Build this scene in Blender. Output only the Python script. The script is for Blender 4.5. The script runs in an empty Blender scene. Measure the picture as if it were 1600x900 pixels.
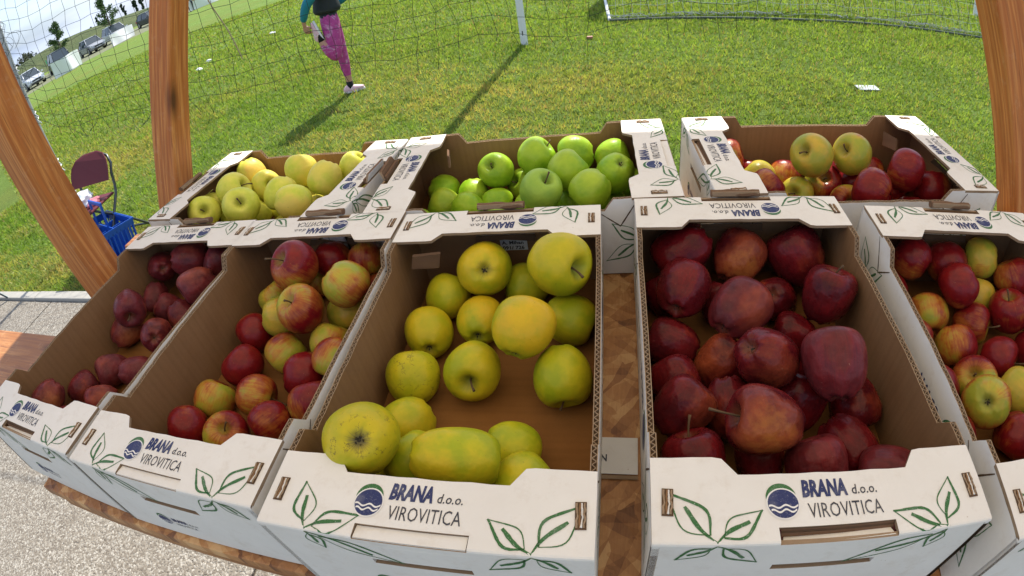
import bpy, bmesh, math, random
import numpy as np
from mathutils import Vector, Matrix, Euler, Quaternion

random.seed(7); rng = np.random.default_rng(7)
R = math.radians
scene = bpy.context.scene
C = scene.collection
Z0 = 1.26                      # height of the crate rims above the ground

# ------------------------------------------------------------------ camera (action-camera fisheye lens)
cam_data = bpy.data.cameras.new('camera')
cam = bpy.data.objects.new('camera', cam_data); C.objects.link(cam)
cam_data.type = 'PANO'
cam_data.panorama_type = 'FISHEYE_LENS_POLYNOMIAL'
cam_data.sensor_fit = 'HORIZONTAL'
cam_data.sensor_width = 36.0; cam_data.sensor_height = 20.25
cam_data.fisheye_fov = R(170)
cam_data.fisheye_polynomial_k0 = 0.0
cam_data.fisheye_polynomial_k1 = -0.054743746569999634
cam_data.fisheye_polynomial_k2 = -0.0001008819008056025
cam_data.fisheye_polynomial_k3 = 3.6881865318240254e-05
cam_data.fisheye_polynomial_k4 = -1.1927660532894992e-06
cam_data.clip_start = 0.02; cam_data.clip_end = 3000
cam.matrix_world = Matrix(((0.97862690, 0.00505209, 0.20558178, 0.01488742),
                           (0.15382746, 0.64548213, -0.74812428, -0.26725795),
                           (-0.13647896, 0.76375867, 0.63090902, 0.38951372 + Z0),
                           (0, 0, 0, 1)))
scene.camera = cam

# ------------------------------------------------------------------ daylight
SUN_EL, SUN_AZ = 51.0, 5.5      # the sun stands beyond the field, azimuth measured from +y towards +x
world = bpy.data.worlds.new('World'); scene.world = world; world.use_nodes = True
nt = world.node_tree; nt.nodes.clear()
out = nt.nodes.new('ShaderNodeOutputWorld'); bg = nt.nodes.new('ShaderNodeBackground')
sky = nt.nodes.new('ShaderNodeTexSky'); sky.sky_type = 'NISHITA'; sky.sun_disc = False
sky.sun_elevation = R(SUN_EL); sky.sun_rotation = R(SUN_AZ); sky.air_density = 1.0; sky.dust_density = 1.5
tc = nt.nodes.new('ShaderNodeTexCoord'); mp = nt.nodes.new('ShaderNodeMapping'); mp.inputs['Scale'].default_value = (1, 1, 3.2)
no = nt.nodes.new('ShaderNodeTexNoise'); no.inputs['Scale'].default_value = 2.3; no.inputs['Detail'].default_value = 7; no.inputs['Roughness'].default_value = .58
rp = nt.nodes.new('ShaderNodeValToRGB'); rp.color_ramp.elements[0].position = .34; rp.color_ramp.elements[1].position = .62
rp.color_ramp.elements[0].color = (.25, .25, .25, 1); rp.color_ramp.elements[1].color = (1, 1, 1, 1)
n2 = nt.nodes.new('ShaderNodeTexNoise'); n2.inputs['Scale'].default_value = 5.5; n2.inputs['Detail'].default_value = 6
r2 = nt.nodes.new('ShaderNodeValToRGB'); r2.color_ramp.elements[0].position = .3; r2.color_ramp.elements[1].position = .7
r2.color_ramp.elements[0].color = (1.9, 2.45, 3.5, 1); r2.color_ramp.elements[1].color = (3.9, 4.5, 5.7, 1)
mx = nt.nodes.new('ShaderNodeMix'); mx.data_type = 'RGBA'
nt.links.new(tc.outputs['Generated'], mp.inputs['Vector'])
nt.links.new(mp.outputs[0], no.inputs['Vector']); nt.links.new(mp.outputs[0], n2.inputs['Vector'])
nt.links.new(no.outputs['Fac'], rp.inputs[0]); nt.links.new(n2.outputs['Fac'], r2.inputs[0])
nt.links.new(rp.outputs[0], mx.inputs['Factor']); nt.links.new(sky.outputs[0], mx.inputs['A']); nt.links.new(r2.outputs[0], mx.inputs['B'])
nt.links.new(mx.outputs['Result'], bg.inputs[0]); nt.links.new(bg.outputs[0], out.inputs[0])
bg.inputs[1].default_value = 0.11
sun_d = bpy.data.lights.new('sun', 'SUN'); sun = bpy.data.objects.new('sun', sun_d); C.objects.link(sun)
sun_d.energy = 3.3; sun_d.angle = R(0.6); sun_d.color = (1, .95, .86)
sd = Vector((math.sin(R(SUN_AZ)) * math.cos(R(SUN_EL)), math.cos(R(SUN_AZ)) * math.cos(R(SUN_EL)), math.sin(R(SUN_EL))))
sun.rotation_euler = sd.to_track_quat('Z', 'Y').to_euler(); sun.location = (3, 8, 12)
scene.view_settings.view_transform = 'Standard'; scene.view_settings.look = 'None'
scene.view_settings.exposure = 1.08; scene.view_settings.gamma = 1.0
scene.cycles.max_bounces = 8; scene.cycles.diffuse_bounces = 3; scene.cycles.transparent_max_bounces = 8
scene.cycles.use_denoising = True

# ------------------------------------------------------------------ helpers
def tag(o, label=None, cat=None, group=None, kind=None):
    if label: o['label'] = label
    if cat: o['category'] = cat
    if group: o['group'] = group
    if kind: o['kind'] = kind
    return o

def empty(name, loc=(0, 0, 0), rz=0.0, label=None, cat=None, group=None, rot=None):
    o = bpy.data.objects.new(name, None); C.objects.link(o)
    o.location = loc; o.rotation_euler = rot if rot else (0, 0, rz); o.empty_display_size = .05
    return tag(o, label, cat, group)

class MB:
    """collects shapes; build() links them as one mesh object"""
    def __init__(s): s.v = []; s.f = []; s.m = []
    def add(s, vs, fs, m=0):
        b = len(s.v); s.v += [tuple(v) for v in vs]; s.f += [tuple(b + i for i in f) for f in fs]
        s.m += ([m] * len(fs) if isinstance(m, int) else list(m)); return s
    def box(s, x0, x1, y0, y1, z0, z1, m=0, M=None):
        vs = [Vector(p) for p in ((x0, y0, z0), (x1, y0, z0), (x1, y1, z0), (x0, y1, z0), (x0, y0, z1), (x1, y0, z1), (x1, y1, z1), (x0, y1, z1))]
        if M is not None: vs = [M @ v for v in vs]
        return s.add(vs, [(0, 3, 2, 1), (4, 5, 6, 7), (0, 1, 5, 4), (1, 2, 6, 5), (2, 3, 7, 6), (3, 0, 4, 7)], m)
    def bbox(s, x0, x1, y0, y1, z0, z1, b=.004, m=0, M=None):
        """box with chamfered edges"""
        bm = bmesh.new(); bmesh.ops.create_cube(bm, size=1)
        bmesh.ops.scale(bm, vec=(x1 - x0, y1 - y0, z1 - z0), verts=bm.verts)
        bmesh.ops.translate(bm, vec=((x0 + x1) / 2, (y0 + y1) / 2, (z0 + z1) / 2), verts=bm.verts)
        bmesh.ops.bevel(bm, geom=list(bm.edges), offset=b, segments=2, affect='EDGES', profile=.5)
        return s.bm(bm, m, M)
    def bm(s, bm, m=0, M=None):
        if M is not None: bm.transform(M)
        bm.verts.index_update()
        s.add([v.co[:] for v in bm.verts], [[v.index for v in f.verts] for f in bm.faces], m); bm.free(); return s
    def prism(s, poly, h0, h1, axis='z', m_top=0, m_bot=0, m_side=0):
        """extrude a 2-D polygon; axis: the extrusion axis ('x': poly is (y,z); 'y': (x,z); 'z': (x,y))"""
        def P(a, b, h): return {'x': (h, a, b), 'y': (a, h, b), 'z': (a, b, h)}[axis]
        n = len(poly)
        area = sum(poly[i][0] * poly[(i + 1) % n][1] - poly[(i + 1) % n][0] * poly[i][1] for i in range(n))
        pl = list(poly) if area > 0 else list(poly)[::-1]
        vs = [P(a, b, h0) for a, b in pl] + [P(a, b, h1) for a, b in pl]
        fs = [tuple(range(n))[::-1], tuple(range(n, 2 * n))] + [(i, (i + 1) % n, n + (i + 1) % n, n + i) for i in range(n)]
        if (axis == 'y') != (h1 < h0): fs = [f[::-1] for f in fs]
        return s.add(vs, fs, [m_bot, m_top] + [m_side] * n)
    def tube(s, pts, r, n=8, m=0, cap=True):
        pts = [Vector(p) for p in pts]; k = len(pts); rs = r if isinstance(r, (list, tuple)) else [r] * k
        vs = []; fs = []; prev = None
        for i, p in enumerate(pts):
            t = (pts[min(i + 1, k - 1)] - pts[max(i - 1, 0)]).normalized()
            if prev is None:
                a = Vector((0, 0, 1)) if abs(t.z) < .9 else Vector((1, 0, 0)); nx = (a - t * a.dot(t)).normalized()
            else: nx = (prev - t * prev.dot(t)).normalized()
            prev = nx; ny = t.cross(nx)
            for j in range(n):
                q = 2 * math.pi * j / n; vs.append(p + (nx * math.cos(q) + ny * math.sin(q)) * rs[i])
        for i in range(k - 1):
            for j in range(n): fs.append((i * n + j, i * n + (j + 1) % n, (i + 1) * n + (j + 1) % n, (i + 1) * n + j))
        if cap: fs += [tuple(range(n))[::-1], tuple((k - 1) * n + j for j in range(n))]
        return s.add(vs, fs, m)
    def lathe(s, prof, n=20, m=0, M=None):
        vs = []; fs = []
        for (r, z) in prof:
            for j in range(n): q = 2 * math.pi * j / n; vs.append(Vector((r * math.cos(q), r * math.sin(q), z)))
        for i in range(len(prof) - 1):
            for j in range(n): fs.append((i * n + j, i * n + (j + 1) % n, (i + 1) * n + (j + 1) % n, (i + 1) * n + j))
        fs += [tuple(range(n))[::-1], tuple((len(prof) - 1) * n + j for j in range(n))]
        if M is not None: vs = [M @ v for v in vs]
        return s.add(vs, fs, m)
    def mesh(s, name, mats, smooth=False):
        me = bpy.data.meshes.new(name); me.from_pydata(s.v, [], s.f)
        for mt in (mats if isinstance(mats, (list, tuple)) else [mats]): me.materials.append(mt)
        me.polygons.foreach_set('material_index', s.m)
        if smooth: me.polygons.foreach_set('use_smooth', [True] * len(s.f))
        me.update(); return me
    def build(s, name, mats, parent=None, smooth=False):
        return link(name, s.mesh(name, mats, smooth), parent)

def link(name, me, parent=None, loc=None, rot=None):
    o = bpy.data.objects.new(name, me); C.objects.link(o); o.parent = parent
    if loc is not None: o.location = loc
    if rot is not None: o.rotation_euler = rot
    return o

def auto_smooth(o, ang=35):
    me = o.data if hasattr(o, 'data') else o
    bm = bmesh.new(); bm.from_mesh(me)
    for e in bm.edges:
        e.smooth = not (len(e.link_faces) == 2 and e.calc_face_angle(0) > R(ang))
    for f in bm.faces: f.smooth = True
    bm.to_mesh(me); bm.free()

# ------------------------------------------------------------------ node helpers
class NT:
    def __init__(s, name):
        s.mat = bpy.data.materials.new(name); s.mat.use_nodes = True; s.t = s.mat.node_tree; s.t.nodes.clear()
        s.out = s.n('ShaderNodeOutputMaterial'); s.b = s.n('ShaderNodeBsdfPrincipled'); s.l(s.b.outputs[0], s.out.inputs[0])
    def n(s, t, **kw):
        x = s.t.nodes.new(t)
        for k, v in kw.items(): setattr(x, k, v)
        return x
    def l(s, a, b): s.t.links.new(a, b)
    def put(s, sock, v):
        if hasattr(v, 'is_output') or hasattr(v, 'links'): s.l(v, sock)
        else:
            if isinstance(v, (tuple, list)) and len(v) == 3 and sock.type == 'RGBA': v = (*v, 1)
            sock.default_value = v
    def set(s, **kw):
        for k, v in kw.items(): s.put(s.b.inputs[k.replace('_', ' ')], v)
        return s
    def coord(s, which='Object'): return s.n('ShaderNodeTexCoord').outputs[which]
    def pos(s): return s.n('ShaderNodeNewGeometry').outputs['Position']
    def map(s, v, scale=(1, 1, 1), rot=(0, 0, 0), loc=(0, 0, 0)):
        m = s.n('ShaderNodeMapping'); s.l(v, m.inputs[0]); m.inputs['Scale'].default_value = scale; m.inputs['Rotation'].default_value = rot; m.inputs['Location'].default_value = loc
        return m.outputs[0]
    def noise(s, v, scale, detail=3, rough=.5, dist=0, out='Fac', dim='3D', w=None):
        x = s.n('ShaderNodeTexNoise'); x.noise_dimensions = dim
        if v is not None: s.l(v, x.inputs['Vector'])
        if w is not None: s.put(x.inputs['W'], w)
        x.inputs['Scale'].default_value = scale; x.inputs['Detail'].default_value = detail; x.inputs['Roughness'].default_value = rough; x.inputs['Distortion'].default_value = dist
        return x.outputs[out]
    def vor(s, v, scale, feature='F1', out='Distance', rand=1):
        x = s.n('ShaderNodeTexVoronoi'); x.feature = feature; s.l(v, x.inputs['Vector']); x.inputs['Scale'].default_value = scale; x.inputs['Randomness'].default_value = rand
        return x.outputs[out]
    def ramp(s, f, stops, interp='LINEAR'):
        x = s.n('ShaderNodeValToRGB'); e = x.color_ramp.elements; x.color_ramp.interpolation = interp
        while len(e) < len(stops): e.new(.5)
        for i, (p, c) in enumerate(stops):
            e[i].position = p; e[i].color = (*c, 1) if isinstance(c, (tuple, list)) else (c, c, c, 1)
        s.l(f, x.inputs[0]); return x.outputs[0]
    def mix(s, f, a, b, mode='MIX'):
        x = s.n('ShaderNodeMix'); x.data_type = 'RGBA'; x.blend_type = mode; x.clamp_factor = True
        s.put(x.inputs['Factor'], f); s.put(x.inputs['A'], a); s.put(x.inputs['B'], b); return x.outputs['Result']
    def m(s, op, a, b=0.0, c=0.0, clamp=False):
        x = s.n('ShaderNodeMath'); x.operation = op; x.use_clamp = clamp
        s.put(x.inputs[0], a); s.put(x.inputs[1], b); s.put(x.inputs[2], c); return x.outputs[0]
    def vm(s, op, a, b=None, out=0):
        x = s.n('ShaderNodeVectorMath'); x.operation = op; s.put(x.inputs[0], a)
        if b is not None: s.put(x.inputs[1], b)
        return x.outputs[out]
    def sep(s, v): x = s.n('ShaderNodeSeparateXYZ'); s.l(v, x.inputs[0]); return x.outputs
    def comb(s, a, b, c):
        x = s.n('ShaderNodeCombineXYZ'); s.put(x.inputs[0], a); s.put(x.inputs[1], b); s.put(x.inputs[2], c); return x.outputs[0]
    def attr(s, name, t='OBJECT', out='Fac'): x = s.n('ShaderNodeAttribute'); x.attribute_type = t; x.attribute_name = name; return x.outputs[out]
    def rand(s): return s.n('ShaderNodeObjectInfo').outputs['Random']
    def bump(s, h, strength=.3, dist=.001):
        x = s.n('ShaderNodeBump'); s.l(h, x.inputs['Height']); x.inputs['Strength'].default_value = strength; x.inputs['Distance'].default_value = dist
        s.l(x.outputs[0], s.b.inputs['Normal']); return s

def flat(name, col, rough=.6, metal=0.0, var=.12, scale=30, spec=None):
    """plain paint or plastic with slight mottling and fine relief"""
    t = NT(name); v = t.coord()
    n = t.noise(v, scale, 4, .6)
    t.set(Base_Color=t.mix(t.m('MULTIPLY', n, 1), tuple(c * (1 - var) for c in col), tuple(min(1, c * (1 + var)) for c in col)), Roughness=t.m('ADD', rough - .08, t.m('MULTIPLY', n, .16)), Metallic=metal)
    if spec is not None: t.b.inputs['Specular IOR Level'].default_value = spec
    t.bump(n, .15, .0006); return t.mat

# ---- cardboard
def mat_white_card():
    t = NT('white_carton_paper'); v = t.pos()
    a = t.noise(v, 9, 5, .65); b = t.noise(v, 260, 3, .6); c = t.noise(t.map(v, (1, 1, 1)), 45, 4, .7)
    col = t.mix(t.ramp(a, [(.35, 0), (.7, 1)]), (.75, .715, .67), (.81, .78, .74))
    col = t.mix(t.ramp(c, [(.54, 0), (.80, .45)]), col, (.58, .50, .41)); col = t.mix(t.ramp(t.noise(v, 5.5, 6, .75), [(.60, 0), (.72, .28)]), col, (.52, .43, .33))
    spots = t.vor(v, 75, 'F1'); sp = t.m('MULTIPLY', t.m('LESS_THAN', spots, .055), t.ramp(t.noise(v, 18, 2), [(.55, 0), (.62, .6)]))
    col = t.mix(sp, col, (.42, .33, .25))
    t.set(Base_Color=col, Roughness=.62); t.b.inputs['Specular IOR Level'].default_value = .3
    t.bump(t.m('ADD', t.m('MULTIPLY', a, 1.5), t.m('MULTIPLY', b, .15)), .35, .0025); return t.mat
def mat_kraft(name, c1, c2, flute=0.0):
    t = NT(name); v = t.coord()
    a = t.noise(v, 14, 5, .6); b = t.noise(t.map(v, (60, 60, 900)), 1, 3, .6); f = t.noise(v, 420, 2, .7)
    col = t.mix(t.ramp(a, [(.3, 0), (.75, 1)]), c1, c2); col = t.mix(t.m('MULTIPLY', f, .35), col, tuple(x * .6 for x in c1))
    fl = t.noise(t.map(v, (1, 150, .6)), 1, 2, .4); col = t.mix(t.ramp(fl, [(.40, .22), (.55, 0)]), col, tuple(x * .72 for x in c1)); st = t.noise(v, 7, 6, .75); col = t.mix(t.ramp(st, [(.58, 0), (.75, .4)]), col, tuple(x * .6 for x in c1))
    t.set(Base_Color=col, Roughness=.85); t.b.inputs['Specular IOR Level'].default_value = .2
    t.bump(t.m('ADD', t.m('ADD', a, t.m('MULTIPLY', f, .3)), t.m('MULTIPLY', fl, .5)), .4, .0014); return t.mat
WHITE = mat_white_card()
KRAFT = mat_kraft('kraft_liner', (.26, .140, .064), (.33, .185, .09))
EDGE = mat_kraft('kraft_cut_edge', (.30, .20, .12), (.45, .33, .22))
DARKK = mat_kraft('kraft_flute_shadow', (.10, .06, .035), (.15, .09, .05))  # kraft darkened to paint the shade in flutes, plug slots and grip gaps
TABK = mat_kraft('folded_handle_board', (.15, .085, .05), (.24, .14, .085))
BASEK = mat_kraft('tray_base_board', (.25, .105, .028), (.31, .14, .042))
def ink(name, col, cover=.8):
    t = NT(name); v = t.pos(); n = t.noise(v, 700, 2, .6); g = t.noise(v, 60, 3, .6)
    f = t.m('MULTIPLY', t.ramp(n, [(.28, 1 - (1 - cover) * 6), (.42, 1)]), t.ramp(g, [(.2, .85), (.5, 1)]))
    t.set(Base_Color=t.mix(f, (.72, .70, .67), col), Roughness=.6); return t.mat
NAVY = ink('navy_print', (.012, .022, .11), .97); GREEN = ink('green_print', (.025, .13, .028), .93)
BLACK = ink('black_print', (.03, .03, .045), .96); WPRINT = ink('white_print', (.78, .76, .74), 0.9)

# ---- wood
def mat_wood(name, c1, c2, c3, axis=2, scale=1.0):
    t = NT(name); v = t.coord(); s3 = [6.0 * scale] * 3; s3[axis] = .55 * scale
    w = t.noise(t.map(v, tuple(s3)), 1.6, 3, .5, out='Color')
    vd = t.vm('ADD', t.map(v, tuple(s3)), t.vm('MULTIPLY', w, (.9, .9, .9)))
    x = t.n('ShaderNodeTexWave'); x.wave_type = 'RINGS'; x.rings_direction = 'XYZ'[axis]; t.l(vd, x.inputs[0])
    x.inputs['Scale'].default_value = 3.2; x.inputs['Distortion'].default_value = 2.2; x.inputs['Detail'].default_value = 2; x.inputs['Detail Scale'].default_value = .7
    s4 = [150 * scale] * 3; s4[axis] = 5 * scale
    fine = t.noise(t.map(v, tuple(s4)), 1, 4, .6); big = t.noise(v, 5 * scale, 3, .5)
    col = t.mix(t.ramp(x.outputs['Color'], [(.0, 0), (.55, .45), (.86, .6), (.95, 1), (1, .5)]), c1, c2)
    lines = t.noise(t.map(v, tuple([420 * scale if i != axis else 9 * scale for i in range(3)])), 1, 3, .7)
    col = t.mix(t.m('MULTIPLY', t.ramp(fine, [(.38, 1), (.58, 0)]), .65), col, c3); col = t.mix(t.ramp(lines, [(.30, .8), (.40, 0)]), col, tuple(q * .55 for q in c3)); col = t.mix(t.ramp(t.noise(v, 38, 4, .7), [(.58, 0), (.78, .35)]), col, (.62, .42, .26))
    col = t.mix(t.m('MULTIPLY', big, .35), col, c3)
    kn = t.vor(t.map(v, tuple([9 * scale if i != axis else 3.0 * scale for i in range(3)])), 1, 'F1'); col = t.mix(t.ramp(kn, [(.05, .95), (.10, .5), (.17, 0)]), col, tuple(q * .3 for q in c3))
    t.set(Base_Color=col, Roughness=t.m('ADD', .42, t.m('MULTIPLY', fine, .25)))
    t.bump(t.m('ADD', fine, t.m('MULTIPLY', x.outputs['Color'], .5)), .35, .001); return t.mat
WOODZ = mat_wood('orange_stained_pine', (.50, .170, .036), (.70, .325, .095), (.30, .085, .018), 2)
WOODX = mat_wood('orange_stained_pine_rail', (.38, .155, .046), (.54, .26, .095), (.22, .075, .022), 0)
WOODDK = mat_wood('brown_stained_board', (.20, .085, .035), (.30, .14, .06), (.12, .05, .02), 0)
def mat_osb():
    t = NT('oriented_strand_board'); v = t.coord()
    def layer(ang, sc, off):
        a = t.map(t.map(v, (1, 1, 1), (0, 0, ang)), (sc * 2.6, sc * .7, 1), (0, 0, 0), (off, off * .7, 0)); nz = t.noise(a, .9, 2, .5, out='Color')
        a = t.vm('ADD', a, t.vm('MULTIPLY', nz, (.8, .8, 0)))
        x = t.n('ShaderNodeTexVoronoi'); t.l(a, x.inputs['Vector']); x.inputs['Scale'].default_value = 1; x.voronoi_dimensions = '2D'
        return x
    l1 = layer(.5, 26, 0); l2 = layer(2.2, 38, 3.1); l3 = layer(1.3, 21, 7.7)
    c1 = t.sep(l1.outputs['Color']); c2 = t.sep(l2.outputs['Color']); c3 = t.sep(l3.outputs['Color'])
    val = t.m('ADD', t.m('MULTIPLY', c1[0], .45), t.m('ADD', t.m('MULTIPLY', c2[1], .3), t.m('MULTIPLY', c3[2], .25)))
    grain = t.noise(t.map(v, (380, 40, 1), (0, 0, .6)), 1, 3, .6)
    val = t.m('ADD', t.m('MULTIPLY', val, .8), t.m('MULTIPLY', grain, .25))
    col = t.ramp(val, [(.20, (.17, .060, .018)), (.42, (.36, .150, .048)), (.62, (.50, .235, .080)), (.8, (.66, .38, .16))])
    t.set(Base_Color=col, Roughness=.5); t.bump(t.m('ADD', val, l2.outputs['Distance']), .8, .0015); return t.mat
OSB = mat_osb()
# ================================================================== GROUND
def mat_grass_sheet():
    t = NT('lawn_turf'); v = t.pos()
    big = t.noise(v, .35, 4, .6); mid = t.noise(v, 1.6, 4, .6); fine = t.noise(v, 30, 5, .7); tiny = t.noise(v, 140, 2, .7)
    col = t.mix(t.ramp(mid, [(.35, 0), (.65, 1)]), (.130, .215, .034), (.200, .300, .055))
    col = t.mix(t.ramp(big, [(.45, 0), (.65, .55)]), col, (.21, .20, .040))
    stripe = t.noise(t.map(v, (.02, .55, 1), (0, 0, .45)), 1, 3, .6)
    col = t.mix(t.ramp(stripe, [(.42, 0), (.60, .35)]), col, (.16, .24, .03))
    col = t.mix(t.m('MULTIPLY', t.ramp(fine, [(.35, .7), (.6, 0)]), t.ramp(t.vm('LENGTH', v, out='Value') if False else t.m('MULTIPLY', t.sep(v)[1], .05), [(.3, 1), (.9, .4)])), col, (.045, .075, .010))
    t.set(Base_Color=col, Roughness=.9); t.b.inputs['Specular IOR Level'].default_value = .15
    t.bump(t.m('ADD', fine, t.m('MULTIPLY', tiny, .6)), 1.0, .03); return t.mat
GRASS = mat_grass_sheet()
def grid(x0, x1, y0, y1, nx, ny, zf, name, mat, kind='structure'):
    xs = np.linspace(x0, x1, nx); ys = np.linspace(y0, y1, ny); vs = [(x, y, zf(x, y)) for y in ys for x in xs]
    fs = [(j * nx + i, j * nx + i + 1, (j + 1) * nx + i + 1, (j + 1) * nx + i) for j in range(ny - 1) for i in range(nx - 1)]
    mb = MB().add(vs, fs); o = mb.build(name, mat, None, True); tag(o, kind=kind); return o
grid(-900, 900, -900, 900, 3, 3, lambda x, y: -.02, 'ground', GRASS)['label'] = 'wide flat mown grass ground reaching to the horizon'
lawn = grid(-37, 60, 1.62, 70, 60, 50, lambda x, y: .0 + .012 * math.sin(x * .7 + y * .3) * math.sin(y * .5), 'lawn', GRASS)
lawn['label'] = 'sunlit mown sports-field lawn with dry yellow patches'

# blades of grass, nearest the densest
def mat_blade():
    t = NT('grass_blade'); c = t.attr('tint', 'GEOMETRY', 'Color'); t.set(Base_Color=c, Roughness=.55); t.b.inputs['Specular IOR Level'].default_value = .25
    tr = t.n('ShaderNodeBsdfTranslucent'); t.l(t.mix(1.0, c, (1.25, 1.3, .7), 'MULTIPLY'), tr.inputs[0]); mx = t.n('ShaderNodeMixShader'); mx.inputs[0].default_value = .45
    t.l(t.b.outputs[0], mx.inputs[1]); t.l(tr.outputs[0], mx.inputs[2]); t.l(mx.outputs[0], t.out.inputs[0]); return t.mat
from mathutils import noise as mnoise
def blades():
    camx, camy = .015, -.267; P = []
    for (d0, d1, dens) in ((1.6, 3.2, 4600), (3.2, 5.5, 2800), (5.5, 9, 1500), (9, 15, 560), (15, 26, 150)):
        a0, a1 = R(-76 if d1 < 10 else -64), R(52); n = int(dens * (a1 - a0) / 2 * (d1 ** 2 - d0 ** 2))
        r = np.sqrt(rng.uniform(d0 ** 2, d1 ** 2, n)); a = rng.uniform(a0, a1, n)
        x = camx + r * np.sin(a); y = camy + r * np.cos(a); k = y > 1.66; P.append(np.stack([x[k], y[k], r[k]], 1))
    P = np.concatenate(P); n = len(P)
    x, y, d = P.T
    g = {}
    def nz(sc, off):
        key = np.stack([np.floor(x * sc * 4), np.floor(y * sc * 4)], 1); u, inv = np.unique(key, axis=0, return_inverse=True); inv = inv.ravel()
        vals = np.array([mnoise.noise(Vector((p[0] / 4 + off, p[1] / 4, off))) for p in u]); return vals[inv]
    clump = nz(9, 2.0); patch = nz(1.1, 11.0); dry = .8 * nz(.55, 30.0) + .55 * nz(2.7, 17.) + .35 * nz(11, 23.)
    L = (.028 + .026 * rng.random(n) + .022 * np.clip(clump, -.5, 1)) * (1 + .08 * np.clip(d - 4, 0, 8)); Wd = .0031 * np.maximum(1, d / 2.3) * rng.uniform(.8, 1.4, n)
    az = rng.uniform(0, 2 * np.pi, n); lean = rng.uniform(.15, 1.15, n); la = rng.uniform(0, 2 * np.pi, n)
    wx, wy = np.cos(az) * Wd, np.sin(az) * Wd
    z = .012 * np.sin(x * .7 + y * .3) * np.sin(y * .5) - .003
    base = np.stack([x, y, z], 1); tip = base + np.stack([np.cos(la) * np.sin(lean) * L, np.sin(la) * np.sin(lean) * L, np.cos(lean) * L], 1)
    w = np.stack([wx, wy, 0 * wx], 1)
    V = np.empty((n, 3, 3)); V[:, 0] = base - w; V[:, 1] = base + w; V[:, 2] = tip
    me = bpy.data.meshes.new('grass_blades'); me.vertices.add(3 * n); me.vertices.foreach_set('co', V.ravel())
    me.loops.add(3 * n); me.loops.foreach_set('vertex_index', np.arange(3 * n)); me.polygons.add(n)
    me.polygons.foreach_set('loop_start', np.arange(0, 3 * n, 3)); me.polygons.foreach_set('loop_total', np.full(n, 3))
    g0 = np.array([.120, .195, .020]); g1 = np.array([.265, .385, .065]); yl = np.array([.50, .42, .13]); br = np.array([.40, .25, .12]); dk = np.array([.045, .095, .012])
    fine_ = nz(22, 5.); t = np.clip(rng.random(n) * .55 + .5 * patch + .45 * clump + .5 * fine_ + .28, 0, 1)[:, None]; col = g0 * (1 - t) + g1 * t
    nearness = np.clip((7.2 - y) / 4.5, 0, 1) * np.clip((2.0 - x) / 3, .32, 1)
    f = np.clip((dry + .20) * 1.7 * nearness + rng.random(n) * .5 - .12, 0, .9)[:, None]; col = col * (1 - f) + yl * f
    f = (rng.random(n) < np.clip(.05 + (dry + .1) * .3 * nearness, .01, .35))[:, None] * .8; col = col * (1 - f) + br * f
    f = (np.clip(-clump * 1.2 - fine_ * .7 - .12, 0, .75))[:, None]; col = col * (1 - f) + dk * f
    me.update(); me.validate()
    at = me.color_attributes.new('tint', 'FLOAT_COLOR', 'POINT'); c4 = np.ones((n, 3, 4)); c4[:, :, :3] = col[:, None, :]; at.data.foreach_set('color', c4.ravel())
    me.materials.append(mat_blade()); o = link('grass', me)
    tag(o, 'short sunlit lawn grass with dry straw-coloured patches behind the stall', 'grass', kind='stuff')
    return n
blades()

def mat_aggregate():
    t = NT('exposed_aggregate_concrete'); v = t.pos()
    a = t.n('ShaderNodeTexVoronoi'); t.l(t.vm('ADD', v, t.vm('MULTIPLY', t.noise(v, 60, 2, .5, out='Color'), (.012, .012, .012))), a.inputs['Vector']); a.inputs['Scale'].default_value = 120
    c = t.sep(a.outputs['Color']); big = t.noise(v, 2.2, 4, .6); mid = t.noise(v, 26, 4, .7)
    col = t.ramp(c[0], [(.0, (.12, .098, .075)), (.35, (.20, .172, .135)), (.7, (.28, .25, .205)), (1, (.46, .43, .37))])
    col = t.mix(t.ramp(mid, [(.55, 0), (.75, .6)]), col, (.14, .12, .095)); col = t.mix(t.m('MULTIPLY', big, .4), col, (.26, .215, .16))
    t.set(Base_Color=col, Roughness=.85); h = t.m('ADD', t.m('MULTIPLY', t.m('SUBTRACT', 1, a.outputs['Distance']), c[1]), mid)
    t.bump(h, 1.0, .006); return t.mat
AGG = mat_aggregate()
CONC = flat('grey_kerb_concrete', (.36, .34, .30), .85, 0, .2, 25)
# pavement slabs (3 m long) in front of the lawn, joints recessed
pave = MB().box(-14, 14, -6, 1.555, -.05, -.012).build('pavement', flat('joint_sand', (.16, .13, .10), .9), None); tag(pave, 'pale exposed-aggregate concrete paving that the stall stands on', kind='structure')
for i in range(9):
    for j in range(3):
        x0 = -13.2 + i * 3.0; y1 = 1.55 - j * 2.5
        MB().bbox(x0, x0 + 2.985, y1 - 2.485, y1, -.04, .004, .003).build('paving_slab', AGG, pave)
kerb = empty('kerb', (0, 1.6, 0)); tag(kerb, 'low concrete edging between paving and lawn', kind='structure')
kb = MB().bbox(-.496, .496, -.045, .045, -.1, .03, .008).mesh('kerb_stone', CONC)
for i in range(24): link('kerb_stone', kb, kerb, (-13 + i * 1.0, 0, rng.uniform(-.002, .002)), (0, 0, rng.uniform(-.003, .003)))
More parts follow.
